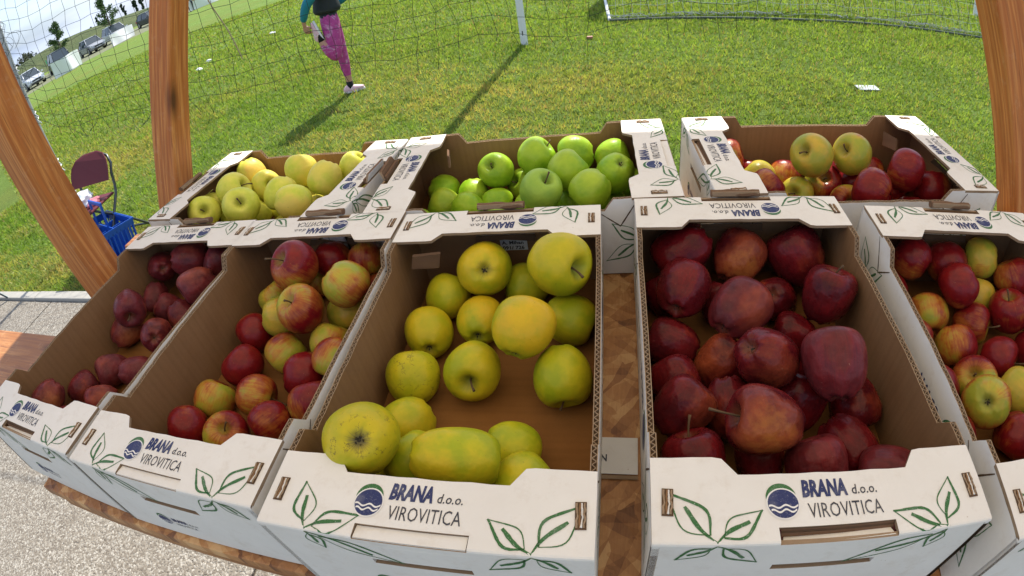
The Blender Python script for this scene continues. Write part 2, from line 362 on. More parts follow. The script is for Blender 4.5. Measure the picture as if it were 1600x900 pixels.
# embankment beyond the car park
def lev(x, y):
    c = -84 + .02 * y + 3 * math.sin(y * .02); q = max(0, 1 - abs(x - c) / 13); h = q * q * (3 - 2 * q)
    return -.03 + h * (2.55 + .35 * math.sin(y * .05 + 1) + 1.0 * math.exp(-((y - 56) / 9) ** 2) + .25 * math.sin(y * .21))
def mat_levee():
    t = NT('rough_meadow_grass'); v = t.pos(); a = t.noise(t.map(v, (1, 1, 3)), .35, 5, .65); b = t.noise(v, 3, 5, .7); h = t.sep(v)[2]
    col = t.mix(t.ramp(a, [(.35, 0), (.65, 1)]), (.045, .075, .018), (.09, .115, .032)); col = t.mix(t.ramp(h, [(0.48, 0), (.52, 0)]), col, (.2, .17, .07))
    col = t.mix(t.ramp(b, [(.5, 0), (.75, .5)]), col, (.16, .14, .06)); t.set(Base_Color=col, Roughness=.95); t.bump(b, 1, .3); return t.mat
emb = grid(-104, -66, -60, 220, 30, 160, lev, 'embankment', mat_levee()); emb['label'] = 'long olive-green flood embankment beyond the car park'
park = MB().box(-58, -36.6, -20, 90, -.05, .01).build('car_park', flat('grey_car_park_gravel', (.16, .17, .09), .95, 0, .35, 3), None); tag(park, 'worn grass and gravel strip where the cars are parked', kind='structure')

# tufts, litter and cover plate
plate = MB().bbox(-.115, .115, -.06, .06, 0, .010, .004).build('cover_plate', flat('pale_plastic', (.42, .45, .46), .6, 0, .5, 14), None); plate.location = (2.45, 4.57, .012); plate.rotation_euler = (0.03, 0, .1)
tag(plate, 'small pale rectangular cover lying in the grass at right', 'cover plate')
LITTER = flat('crumpled_white_paper', (.78, .78, .76), .7)
def crumple(name, loc, s, lab, grp=None):
    bm = bmesh.new(); bmesh.ops.create_icosphere(bm, subdivisions=2, radius=1)
    for v in bm.verts: v.co *= .7 + .5 * rng.random()
    bm.transform(Matrix.Diagonal((s, s * .7, s * .45, 1))); o = MB().bm(bm).build(name, LITTER); o.location = loc; tag(o, lab, 'litter', grp); return o
# ================================================================== STALL: table, posts, roof
table = empty('display_table', (0, 0, 0), label='wooden market table with strand-board top carrying the fruit crates', cat='table')
TT = Z0 - .14                   # table top
MB().bbox(-.850, .72, -.126, .66, TT - .020, TT, .002).build('table_top', OSB, table)
MB().bbox(-.835, .72, -.120, -.098, TT - .058, TT - .0205, .004).build('front_board', WOODX, table)
MB().bbox(-.84, .71, .50, .54, TT - .13, TT - .0205, .004).build('rear_rail', WOODX, table)
MB().bbox(-1.30, 1.20, .575, .635, TT - .14, TT - .0205, .004).build('cross_rail', WOODX, table)
for (lx, ly) in ((-.37, -.07), (.66, -.07), (-.80, .46), (.66, .46)):
    MB().bbox(lx - .035, lx + .035, ly - .024, ly + .035, 0.004, TT - .0585, .004).build('leg', WOODZ, table)
plank = MB().bbox(-2.3, -.9005, .02, .205, TT - .045, TT, .006).build('side_plank', WOODX, table)
MB().bbox(-1.05, -.985, .04, .318, TT - .10, TT - .0455, .004).build('bracket', WOODX, table)
def beam(name, p0, p1, w, h, mat, label, cat, grp=None, up=Vector((0, 1, 0))):
    """a square beam from p0 to p1; its local z runs along the grain"""
    p0, p1 = Vector(p0), Vector(p1); ax = (p1 - p0); L = ax.length; z = ax.normalized(); x = up.cross(z).normalized(); y = z.cross(x)
    o = MB().bbox(-w / 2, w / 2, -h / 2, h / 2, 0, L, .005).build(name, mat)
    o.matrix_world = Matrix(((x.x, y.x, z.x, p0.x), (x.y, y.y, z.y, p0.y), (x.z, y.z, z.z, p0.z), (0, 0, 0, 1)))
    tag(o, label, cat, grp); return o
ROOF = Z0 + 1.12
P1 = beam('stall_post', (-1.0155, .364, 0.004), (-1.0155, .252, ROOF), .074, .076, WOODZ, 'thick upright orange wooden post at the far left, beside the leftmost crate', 'post', 'wooden posts of the stall')
beam('stall_post', (1.22, .297, 0.004), (1.22, .297, ROOF), .088, .088, WOODZ, 'upright wooden post at the right end of the stall, outside the photo', 'post', 'wooden posts of the stall')
def lean(b, t, w, label, name='slanted_post'):
    b, t = Vector(b), Vector(t); d = (t - b) / (t.z - b.z); lo = b + d * (TT - .02 - b.z); hi = b + d * (ROOF - b.z)
    return beam(name, lo, hi, w, w, WOODZ, label, 'post', 'wooden posts of the stall')
P2 = lean((-.996, .602, Z0 + .01), (-.901, .702, Z0 + .38), .066, 'wooden post with dark knot standing behind the left yellow apple crate')
P3 = lean((.900, .615, Z0 - .12), (.790, .70, Z0 + .26), .088, 'wooden post at the right picture edge behind the right crate')
roof = empty('stall_roof', (0, 0, 0), label='unseen wood-framed stall roof, cream canvas added to warm the light below', cat='roof')
def mat_light_canvas():  # translucent cloth made up to spread warm light over the shaded crates
    t = NT('light_warming_canvas'); n = t.noise(t.coord(), 8, 3); col = t.mix(n, (.82, .67, .46), (.86, .73, .54)); t.set(Base_Color=col, Roughness=.9)
    tr = t.n('ShaderNodeBsdfTranslucent'); t.l(col, tr.inputs[0]); mx = t.n('ShaderNodeMixShader'); mx.inputs[0].default_value = .6
    t.l(t.b.outputs[0], mx.inputs[1]); t.l(tr.outputs[0], mx.inputs[2]); t.l(mx.outputs[0], t.out.inputs[0]); return t.mat
RY = 1.535
rv = []; nx = 26
for j, y in enumerate(np.linspace(-1.0, RY, 20)):
    for i in range(nx): x = -1.25 + 2.75 * i / (nx - 1); rv.append((x, y + (.012 * math.sin(x * 9) if j == 19 else 0), ROOF + .075 - .035 * abs(math.sin(math.pi * (x + 1.25) / .9166)) + .01 * math.sin(y * 3)))
rf = [(j * nx + i, j * nx + i + 1, (j + 1) * nx + i + 1, (j + 1) * nx + i) for j in range(19) for i in range(nx - 1)]
MB().add(rv, rf).build('canvas', mat_light_canvas(), roof, True)
for y in (-.95, .297, 1.46): MB().bbox(-1.25, 1.5, y - .03, y + .03, ROOF - .06 if y != .297 else ROOF + .001, ROOF + .035 if y != .297 else ROOF + .035, .004).build('roof_beam', WOODX, roof)
# white card strip lying on the board between the crates
strip = MB().bbox(-.006, .0375, .034, .083, TT + .0012, TT + .0024, .0004).build('card_strip', WHITE); tag(strip, 'white card strip with one letter lying between the two middle crates', 'card')
kstrip = MB().bbox(-.006, .0375, .0275, .0325, TT + .0012, TT + .0022, .0003).build('kraft_edge', EDGE, strip)
# ================================================================== CARTON TRAYS
W, L, H = .2944, .5, .14
FD, FM = .077, .061            # depth of the end flap at the corners / in the middle
TH = .0065                     # board thickness of the long walls
def rim(n=None):
    return [(0.0, H - .0045), (FD, H - .0045), (FD + .0005, H - .0008), (.104, H - .0008), (.117, H - .021), (L - .117, H - .021), (L - .104, H - .0008), (L - FD - .0005, H - .0008), (L - FD, H - .0045), (L, H - .0045)]
def resample(pts, step):
    o = []
    for (a, b) in zip(pts[:-1], pts[1:]):
        d = math.dist(a, b); n = max(1, int(round(d / step)))
        for i in range(n): o.append((a[0] + (b[0] - a[0]) * i / n, a[1] + (b[1] - a[1]) * i / n))
    o.append(pts[-1]); return o
def side_wall_mesh(seed):
    """outer face at x = 0, inner face at x = TH; y along, z up"""
    rg = random.Random(seed); mb = MB()
    top = resample(rim(), .012); top = [(y, z + rg.uniform(-.0006, .0006)) for y, z in top]
    bow = lambda y, z: 0
    def sheet(x0, x1, dz, mo, mi, me):
        n = len(top); vs = []
        for (y, z) in top:
            for x in (x0, x1): vs += [(x, y, 0.001), (x, y, z - dz)]
        fs = []; ms = []
        for i in range(n - 1):
            a = 4 * i; b = a + 4
            fs += [(a + 0, a + 1, b + 1, b + 0), (a + 2, b + 2, b + 3, a + 3), (a + 1, a + 3, b + 3, b + 1)]; ms += [mo, mi, me]
        fs += [(0, 2, 3, 1), (4 * n - 4, 4 * n - 3, 4 * n - 1, 4 * n - 2)]; ms += [me, me]
        mb.add(vs, fs, ms)
    sheet(0, .0009, 0, 0, 2, 2); sheet(.0009, TH - .0009, .0028, 3, 3, 3); sheet(TH - .0009, TH, .0004, 2, 1, 2)
    # flute: a zigzag of thin paper between the liners
    path = resample(rim()[1:-1], .0034); xs = (.0012, TH - .0012); w = .00042
    vs = []; fs = []
    for i, (y, z) in enumerate(path):
        x = xs[i % 2] + rg.uniform(-.0003, .0003); zz = z - .0003 - rg.random() * .0005
        vs += [(x, y - w, zz), (x, y + w, zz), (x, y - w, zz - .0030), (x, y + w, zz - .0030)]
    for i in range(len(path) - 1):
        a = 4 * i; b = a + 4; fs += [(a, b, b + 1, a + 1), (a, a + 2, b + 2, b), (a + 1, b + 1, b + 3, a + 3)]
    mb.add(vs, fs, 2)
    return mb.mesh('side_wall', [WHITE, KRAFT, EDGE, DARKK])
SIDE = side_wall_mesh(1); SIDE2 = side_wall_mesh(2)

def flap_mesh(c, seed, hole=True):
    """end hood: u along x, depth along y, top face at z = H"""
    rg = random.Random(seed); mb = MB(); t = .0042; s0, s1 = c - .05, c + .05; hv = .0135
    inner = [(W, FD), (W - .052, FD + .001), (W - .060, FD), (W - .072, FM), (.072, FM), (.060, FD), (.052, FD + .001), (0, FD)]
    inner = [(x, y + rg.uniform(-.0006, .0006)) for x, y in resample(inner, .016)]
    J = lambda p: p
    polys = [[(0, .0025), (s0, .0025), (s0, hv), (0, hv)], [(s1, .0025), (W, .0025), (W, hv), (s1, hv)], [(0, hv), (W, hv)] + inner] if hole else [[(0, .0025), (W, .0025)] + inner]
    for pl in polys: mb.prism(pl, H - t, H, 'z', 0, 1, 2)
    # small chamfer at the fold
    for a, b in (((0, s0), (s1, W)) if hole else ((0, W),)):
        mb.add([(a, .0025, H), (b, .0025, H), (b, .0008, H - .0007), (a, .0008, H - .0007), (b, 0, H - .0025), (a, 0, H - .0025)], [(0, 3, 2, 1), (3, 5, 4, 2)], 0)
    # second ply showing under the notched edge
    return mb.mesh('end_flap', [WHITE, KRAFT, EDGE])
def end_wall_mesh(c):
    mb = MB(); t = .004; z1 = H - .0025; s0, s1 = c - .046, c + .046; za, zb = .086, .096
    for (x0, x1, a, b) in ((0, W, .001, za), (0, s0, za, zb), (s1, W, za, zb), (0, W, zb, z1)):
        mb.add([(x0, 0, a), (x1, 0, a), (x1, t, a), (x0, t, a), (x0, 0, b), (x1, 0, b), (x1, t, b), (x0, t, b)], [(0, 1, 5, 4), (2, 3, 7, 6), (0, 3, 2, 1), (4, 5, 6, 7), (1, 2, 6, 5), (3, 0, 4, 7)], [0, 1, 2, 2, 0, 0])
    # crumpled board pushed into the grip hole
    mb.add([(s0, .0035, zb - .001), (s1, .0035, zb - .001), (s1, .012, za + .002), ((s0 + s1) / 2, .010, za + .004), (s0, .012, za + .001)], [(0, 1, 2, 3, 4)], 3)
    return mb.mesh('end_wall', [WHITE, KRAFT, EDGE, DARKK])

# ---- printing, drawn in the unfolded plane: u across, s > 0 on the flap, s < 0 down the end wall
EPS = .00035
def on_end(u, s): return (u, s, H + EPS) if s > .0018 else ((u, max(0, s) * .4 + .0004 - EPS, H - .0012 + EPS) if s > -.001 else (u, -EPS, H + s))
def stroke(mb, pts, w, fn, m=0, taper=(1, 1)):
    """ribbon along pts; w is the full width, tapering at both ends"""
    n = len(pts); vs = []
    for i, (u, s) in enumerate(pts):
        a = pts[max(0, i - 1)]; b = pts[min(n - 1, i + 1)]; d = math.hypot(b[0] - a[0], b[1] - a[1]) or 1; nx, ny = -(b[1] - a[1]) / d, (b[0] - a[0]) / d
        k = i / (n - 1); ww = w * .5 * (taper[0] * (1 - k) + taper[1] * k) * (0.55 + .45 * math.sin(math.pi * min(1, max(0, k)))) 
        ww *= .85 + .3 * abs(math.sin(i * 2.1 + u * 90)); vs += [fn(u + nx * ww, s + ny * ww), fn(u - nx * ww, s - ny * ww)]
    mb.add(vs, [(2 * i, 2 * i + 1, 2 * i + 3, 2 * i + 2) for i in range(n - 1)], m)
def leaf(mb, node, tip, bulge, fn, skip=False):
    """outline of a leaf between node and tip with its thick midrib"""
    nx, ny = node; tx, ty = tip; dx, dy = tx - nx, ty - ny; Ln = math.hypot(dx, dy); px, py = -dy / Ln, dx / Ln
    b0 = .14; bulge *= .76; base = (nx + dx * b0, ny + dy * b0)
    def side(sg, w):
        o = []
        for i in range(15):
            k = i / 14; off = sg * bulge * Ln * math.sin(math.pi * k ** .80) ** 1.35 * 1.12 * (1 + .1 * math.sin(7 * k)); o.append((base[0] + (tx - base[0]) * k + px * off, base[1] + (ty - base[1]) * k + py * off))
        stroke(mb, o, w, fn)
    side(1, .0012); side(-1, .0026)
    rib = [(nx + dx * k + px * .04 * Ln * math.sin(k * 6), ny + dy * k + py * .04 * Ln * math.sin(k * 6)) for k in np.linspace(0, .68, 9)]
    stroke(mb, rib, .0037, fn, 0, (.5, 1.3))
def spray_a(mb, u, mir, fn, sc=1):      # the upright pair with round lower leaves
    m = -1 if mir else 1
    for (a, b, q) in ((-.037, .045, .25), (.038, .029, .23), (-.030, -.030, .22), (.038, -.036, .22)): leaf(mb, (u, .002 if b > 0 else -.002), (u + m * a * sc, b * sc), q * (1 if m > 0 else -1), fn)
def spray_b(mb, u, mir, fn, sc=1):      # the pair with the long trailing leaf
    m = -1 if mir else 1
    for (a, b, q) in ((.015, .047, .26), (-.048, .021, .22), (-.082, -.046, .12), (-.008, -.034, .30)): leaf(mb, (u, .002 if b > 0 else -.002), (u + m * a * sc, b * sc), q * (1 if m > 0 else -1), fn)
FONT = {}
def text_faces(body, size, sx=1.0, bold=0.0, shear=0.0):
    key = (body, size, sx, bold, shear)
    if key not in FONT:
        cu = bpy.data.curves.new('t', 'FONT'); cu.body = body; cu.size = size; cu.offset = bold; cu.shear = shear; cu.resolution_u = 2; cu.space_character = 1.02
        ob = bpy.data.objects.new('t', cu); C.objects.link(ob); me = bpy.data.meshes.new_from_object(ob)
        vs = [(v.co.x * sx, v.co.y) for v in me.vertices]; fs = [list(p.vertices) for p in me.polygons]
        bpy.data.objects.remove(ob); bpy.data.meshes.remove(me); bpy.data.curves.remove(cu); FONT[key] = (vs, fs)
    return FONT[key]
def put_text(mb, body, u, s, size, fn, m=0, sx=1.0, bold=0.0, shear=0.0, fit=None):
    vs, fs = text_faces(body, size, sx, bold, shear)
    k = 1.0
    if fit: w = max(v[0] for v in vs) - min(v[0] for v in vs); k = fit / w
    mb.add([fn(u + v[0] * k, s + v[1]) for v in vs], fs, m)
def lift(fn, e): 
    def g(u, s):
        p = fn(u, s); return (p[0], p[1] - (e if s < -.001 else 0), p[2] + (e if s > -.001 else 0))
    return g
def disc(mb, cx, cy, r, fn, m, a0=0, a1=2 * math.pi, n=36, r_y=None):
    pts = [(cx + r * math.cos(a0 + (a1 - a0) * i / n), cy + (r_y or r) * math.sin(a0 + (a1 - a0) * i / n)) for i in range(n if a1 - a0 > 6.28 else n + 1)]
    mb.add([fn(*p) for p in pts], [tuple(range(len(pts)))], m)
def logo(mb, cx, cy, r, fn):
    disc(mb, cx - .06 * r, cy + .42 * r, r * 1.0, fn, 1); disc(mb, cx, cy - .02 * r, r * 1.10, lift(fn, .00012), 2); disc(mb, cx, cy - .02 * r, r, lift(fn, .00024), 0)
    for dy in (-.22, -.52):
        hw = math.sqrt(max(0, 1 - (dy - .02) ** 2)) * r * .98; pts = [(cx - hw + 2 * hw * i / 24, cy + dy * r + .10 * r * math.sin(i / 24 * 4 * math.pi + .6)) for i in range(25)]
        vs = []
        for (x, y) in pts: vs += [lift(fn, .00036)(x, y + .065 * r), lift(fn, .00036)(x, y - .065 * r)]
        mb.add(vs, [(2 * i, 2 * i + 1, 2 * i + 3, 2 * i + 2) for i in range(24)], 2)
def print_meshes(c, mir):
    lg = MB(); logo(lg, c - .0435, .034, .0127, on_end)
    lg2 = MB(); logo(lg2, c - .048, -.100, .010, on_end)
    tx = MB()
    put_text(tx, 'BRANA', c - .0265, .0395, .0205, on_end, 0, .74, .0010, .14, fit=.0395)
    put_text(tx, 'd.o.o.', c + .0165, .0395, .0125, on_end, 1, .95, .00012, .12, fit=.0225)
    put_text(tx, 'VIROVITICA', c - .0235, .0205, .0185, on_end, 1, .74, 0, 0, fit=.0645)
    tx2 = MB(); put_text(tx2, 'BRANA', c - .033, -.099, .0115, on_end, 0, .8, .0005, .12, fit=.026)
    put_text(tx2, 'd.o.o.', c - .005, -.099, .0075, on_end, 1, .9, .0001, .1)
    put_text(tx2, 'VIROVITICA', c - .033, -.109, .0085, on_end, 1, .8, 0, 0, fit=.036)
    lv = MB(); lv2 = MB(); ul, ur = .050, W - .048
    if mir: spray_a(lv, ul, False, on_end); spray_b(lv2, ur, False, on_end)
    else: spray_b(lv, ul, True, on_end); spray_a(lv2, ur, True, on_end)
    return [('logo', lg.mesh('logo', [NAVY, GREEN, WPRINT])), ('logo', lg2.mesh('logo', [NAVY, GREEN, WPRINT])), ('lettering', tx.mesh('lettering', [NAVY, BLACK])), ('lettering', tx2.mesh('lettering', [NAVY, BLACK])), ('leaf_drawing', lv.mesh('leaf_drawing', [GREEN])), ('leaf_drawing', lv2.mesh('leaf_drawing', [GREEN]))]
PR = {}
for key, c, mir in (('a', .146, False), ('b', .149, True)): PR[key] = (c, print_meshes(c, mir))
def on_side(y, z): return (-EPS, y, z)
def side_print():
    lg = MB(); f0 = on_side
    def fn(u, s): return (-EPS, u, s)
    def lf(e): return lambda u, s: (-EPS - e, u, s)
    cx, cy, r = L * .5 - .10, .072, .019
    disc(lg, cx - .06 * r, cy + .42 * r, r, fn, 1); disc(lg, cx, cy - .02 * r, r * 1.1, lf(.00012), 2); disc(lg, cx, cy - .02 * r, r, lf(.00024), 0)
    tx = MB(); put_text(tx, 'BRANA', cx + .03, .066, .026, fn, 0, .8, .0009, .1, fit=.060); put_text(tx, 'd.o.o.', cx + .094, .066, .018, fn, 1, .9, .0001, .1, fit=.034); put_text(tx, 'Virovitica', cx + .134, .066, .020, fn, 1, .85, 0, 0, fit=.062)
    lvs = []
    for (u, m) in ((.062, 1), (L - .062, -1)):
        lv = MB(); lvs.append(lv)
        for (a, b, q) in ((-.030, .045, .28), (.045, .035, .22), (-.040, -.025, .25), (.055, -.035, .2)): leaf(lv, (u, .062), (u + m * a, .062 + b), q * m, fn)
    return [lg, tx] + lvs
def spm(l): return [(nm, mb.mesh(nm, [NAVY, GREEN, WPRINT] if nm == 'logo' else ([NAVY, BLACK] if nm == 'lettering' else [GREEN]))) for nm, mb in zip(('logo', 'lettering', 'leaf_drawing', 'leaf_drawing'), l)]
SIDEPR = spm(side_print())
def side_print_right():
    """the same print for the wall facing +x: mirrored position, letters still readable"""
    def fn(u, s): return (W + EPS, L - u, s)
    o = []
    for src in side_print():
        m2 = MB(); m2.v = [(W + EPS + (-EPS - x), L - y, z) for (x, y, z) in src.v]; m2.f = list(src.f); m2.m = list(src.m); o.append(m2)
    return o
SIDEPR_R = spm(side_print_right())

SLITS = []
for (e, m) in ((0, 1), (L, -1)):
    sl = MB(); stroke(sl, resample([(e + m * .070, H - .006), (e + m * .094, H - .048), (e + m * .122, H - .026)], .004), .0022, lambda u, s_: (-EPS, u, s_))
    SLITS.append(sl.mesh('corner_slit', DARKK))
FLAP = {(k, h): flap_mesh(PR[k][0], 3, h) for k in 'ab' for h in (True,)}
ENDW = {k: end_wall_mesh(PR[k][0]) for k in 'ab'}
def grip_mesh(kind):
    mb = MB()
    if kind == 'cut':       # tab pushed a little inwards: only a dark gap shows
        mb.add([(-.0490, .0012, H - .0012), (.0490, .0012, H - .0012), (.0490, .0131, H - .0022), (-.0490, .0131, H - .0030), (-.0490, .0012, H - .0042), (.0490, .0012, H - .0042), (.0485, .0127, H - .0080), (-.0485, .0127, H - .0088)], [(0, 1, 2, 3), (7, 6, 5, 4), (3, 2, 6, 7), (0, 3, 7, 4), (2, 1, 5, 6)], [0, 1, 2, 2, 2])
        mb.add([(-.049, -.0002, H - .013), (.049, -.0002, H - .013), (.049, .0010, H - .0012), (-.049, .0010, H - .0012)], [(0, 1, 2, 3)], 0)
    elif kind == 'gap':     # pushed well in
        mb.add([(-.0480, .0015, H - .003), (.0480, .0015, H - .002), (.046, .0122, H - .007), (-.044, .0110, H - .010), (-.048, .003, H - .005), (.048, .003, H - .005)], [(0, 1, 2, 3), (3, 2, 5, 4)], [0, 2])
        for k in range(3): mb.add([(-.048, .0128 - k * .0012, H - .0015 - k * .0012), (.049, .0130 - k * .001, H - .0012 - k * .0012), (.049, .0115 - k * .001, H - .004 - k * .001), (-.047, .0112 - k * .0012, H - .005 - k * .001)], [(0, 1, 2, 3)], 2 if k % 2 else 3)
    elif kind == 'roll':    # folded outwards and back: a brown roll along the edge
        pts = [(-.035 + .07 * i / 8, -.0015 + .0012 * math.sin(i * .8), H + .0035 + .0008 * math.sin(i * 1.7)) for i in range(9)]
        n = 10; vs = []; fs = []
        for (x, y, z) in pts:
            for j in range(n): q = 2 * math.pi * j / n; vs.append((x, y + .0062 * math.cos(q) * (1 + .1 * math.sin(3 * q)), z + .0052 * math.sin(q)))
        for i in range(8):
            for j in range(n): fs.append((i * n + j, i * n + (j + 1) % n, (i + 1) * n + (j + 1) % n, (i + 1) * n + j))
        fs += [tuple(range(n)), tuple(range(8 * n, 9 * n))[::-1]]; mb.add(vs, fs, 3)
        mb.box(-.034, .034, .0035, .0045, H + .002, H + .0095, 2)
    elif kind == 'stand':   # tab standing up with its fluted inside showing
        mb.add([(-.034, .001, H), (.034, .001, H), (.032, -.004, H + .014), (-.03, -.005, H + .015), (-.034, .0045, H), (.034, .0045, H), (.032, .001, H + .014), (-.03, 0, H + .015)], [(0, 1, 2, 3), (5, 4, 7, 6), (3, 2, 6, 7), (1, 5, 6, 2), (4, 0, 3, 7)], [0, 3, 3, 2, 2])
        mb.box(-.033, .033, .0045, .0085, H - .003, H + .006, 3)
    return mb.mesh('handle_tab', [WHITE, KRAFT, DARKK if kind in ('gap', 'cut') else EDGE, TABK])
GRIP = {k: grip_mesh(k) for k in ('cut', 'gap', 'roll', 'stand')}
def plug_mesh():
    mb = MB(); mb.box(-.0046, .0046, -.012, .012, H + .0002, H + .0008, 3)
    rg = random.Random(4)
    for k in range(4):
        x = -.0030 + k * .0020; pts = [(x + rg.uniform(-.0007, .0007), -.0105 + .021 * i / 7, H + .0006 + rg.random() * .0012) for i in range(8)]; mb.tube(pts, [.0006 + .0005 * rg.random() for _ in pts], 5, (2, 1, 0, 2)[k])
    return mb.mesh('corner_plug', [WHITE, KRAFT, EDGE, DARKK])
PLUG = plug_mesh()
def floor_mesh():
    mb = MB(); mb.box(TH, W - TH, .004, L - .004, .001, .0042); return mb.mesh('tray_floor', BASEK)
FLOOR = floor_mesh()
EAR = MB().add([(-.019, 0, .011), (.021, .004, .012), (.017, -.006, -.012), (-.023, -.009, -.009), (-.019, .004, .011), (.021, .008, .012), (.017, -.002, -.0135), (-.023, -.005, -.0105)], [(3, 2, 1, 0), (4, 5, 6, 7), (0, 1, 5, 4), (1, 2, 6, 5), (2, 3, 7, 6), (3, 0, 4, 7)], [0, 0, 0, 0, 1, 0]).mesh('inner_ear', [TABK, EDGE])
POSTK = None
BOX = {'1': (-.9099, -.1063, -.0274), '2': (-.6019, -.1179, .0065), '3': (-.2943, -.1271, .0222), '4': (.0423, -.1062, .0100), '5': (.3609, -.1274, -.0176),
       'A': (-.9287, .4218, -.0945), 'B': (-.3885, .3782, .0383), 'C': (.1573, .3987, .0625)}
def crate(key, label, near, far, var='a', ears=()):
    bx, by, yaw = BOX[key]
    if key in 'ABC': bx, by, yaw = bx + L * math.cos(yaw), by + L * math.sin(yaw), yaw + math.pi / 2
    t = empty('carton_tray', (bx, by, TT + .0012), yaw, label, 'crate', 'printed white cardboard fruit trays on the table')
    link('tray_floor', FLOOR, t)
    link('side_wall', SIDE, t); link('side_wall', SIDE2, t, (W, L, 0), (0, 0, math.pi))
    for nm, me in SIDEPR + SIDEPR_R: link(nm, me, t)
    for me in SLITS: link('corner_slit', me, t); link('corner_slit', me, t, (W, L, 0), (0, 0, math.pi))
    for end, style in ((0, near), (1, far)):
        kw = dict(loc=(W, L, 0) if end else (0, 0, 0), rot=(0, 0, math.pi if end else 0)); c = PR[var][0]
        link('end_wall', ENDW[var], t, **kw); f = link('end_flap', FLAP[(var, True)], t, **kw)
        for nm, me in PR[var][1]: link(nm, me, f)
        link('handle_tab', GRIP[style], f, (c, 0, 0))
        for u in (.0125, W - .0125): link('corner_plug', PLUG, f, (u + rng.uniform(-.0008, .0008), .036, 0), (0, 0, rng.uniform(-.05, .05)))
    for (u, v, a) in ears: link('inner_ear', EAR, t, (u, v, H - .034), (R(25), R(8), a))
    return t
T1 = crate('1', 'white printed tray of wine-red apples, leftmost in the front row', 'gap', 'roll')
T2 = crate('2', 'white printed tray of mixed red and yellow apples, second from left in front', 'cut', 'roll')
T3 = crate('3', 'half-empty white printed tray of golden apples with bare brown floor showing', 'cut', 'roll', 'a', ((.045, L - .078, .15),))
T4 = crate('4', 'white printed tray full of dark red apples, right of the strand-board gap', 'gap', 'roll', 'b')
T5 = crate('5', 'white printed tray of red apples cut off by the right picture edge', 'cut', 'roll', 'b')
TA = crate('A', 'white printed tray of pale yellow apples at back left', 'stand', 'roll')
TB = crate('B', 'white printed tray of green apples in the middle of the back row', 'cut', 'stand', 'a', ((W - .045, L - .085, .15 ),))
TC = crate('C', 'white printed tray of yellow and pink-red apples at back right', 'cut', 'gap', 'b', ((W - .05, .085, 0.1),))
# price sticker on the far inner wall of the half-empty tray
st = MB().box(-.021, .021, -.0004, .0004, -.0105, .0105, 0)
def stf(u, s): return (u, -.0006, s)
put_text(st, 'A. Mihan', -.018, .001, .0085, stf, 1, .9, .0003, fit=.034); put_text(st, '091/ 726', -.018, -.0085, .0085, stf, 1, .9, .0003, fit=.034)
so = st.build('name_sticker', [flat('sticker_paper', (.62, .64, .68), .5, 0, .05), BLACK], T3); so.location = (.160, L - .0052, .0775)
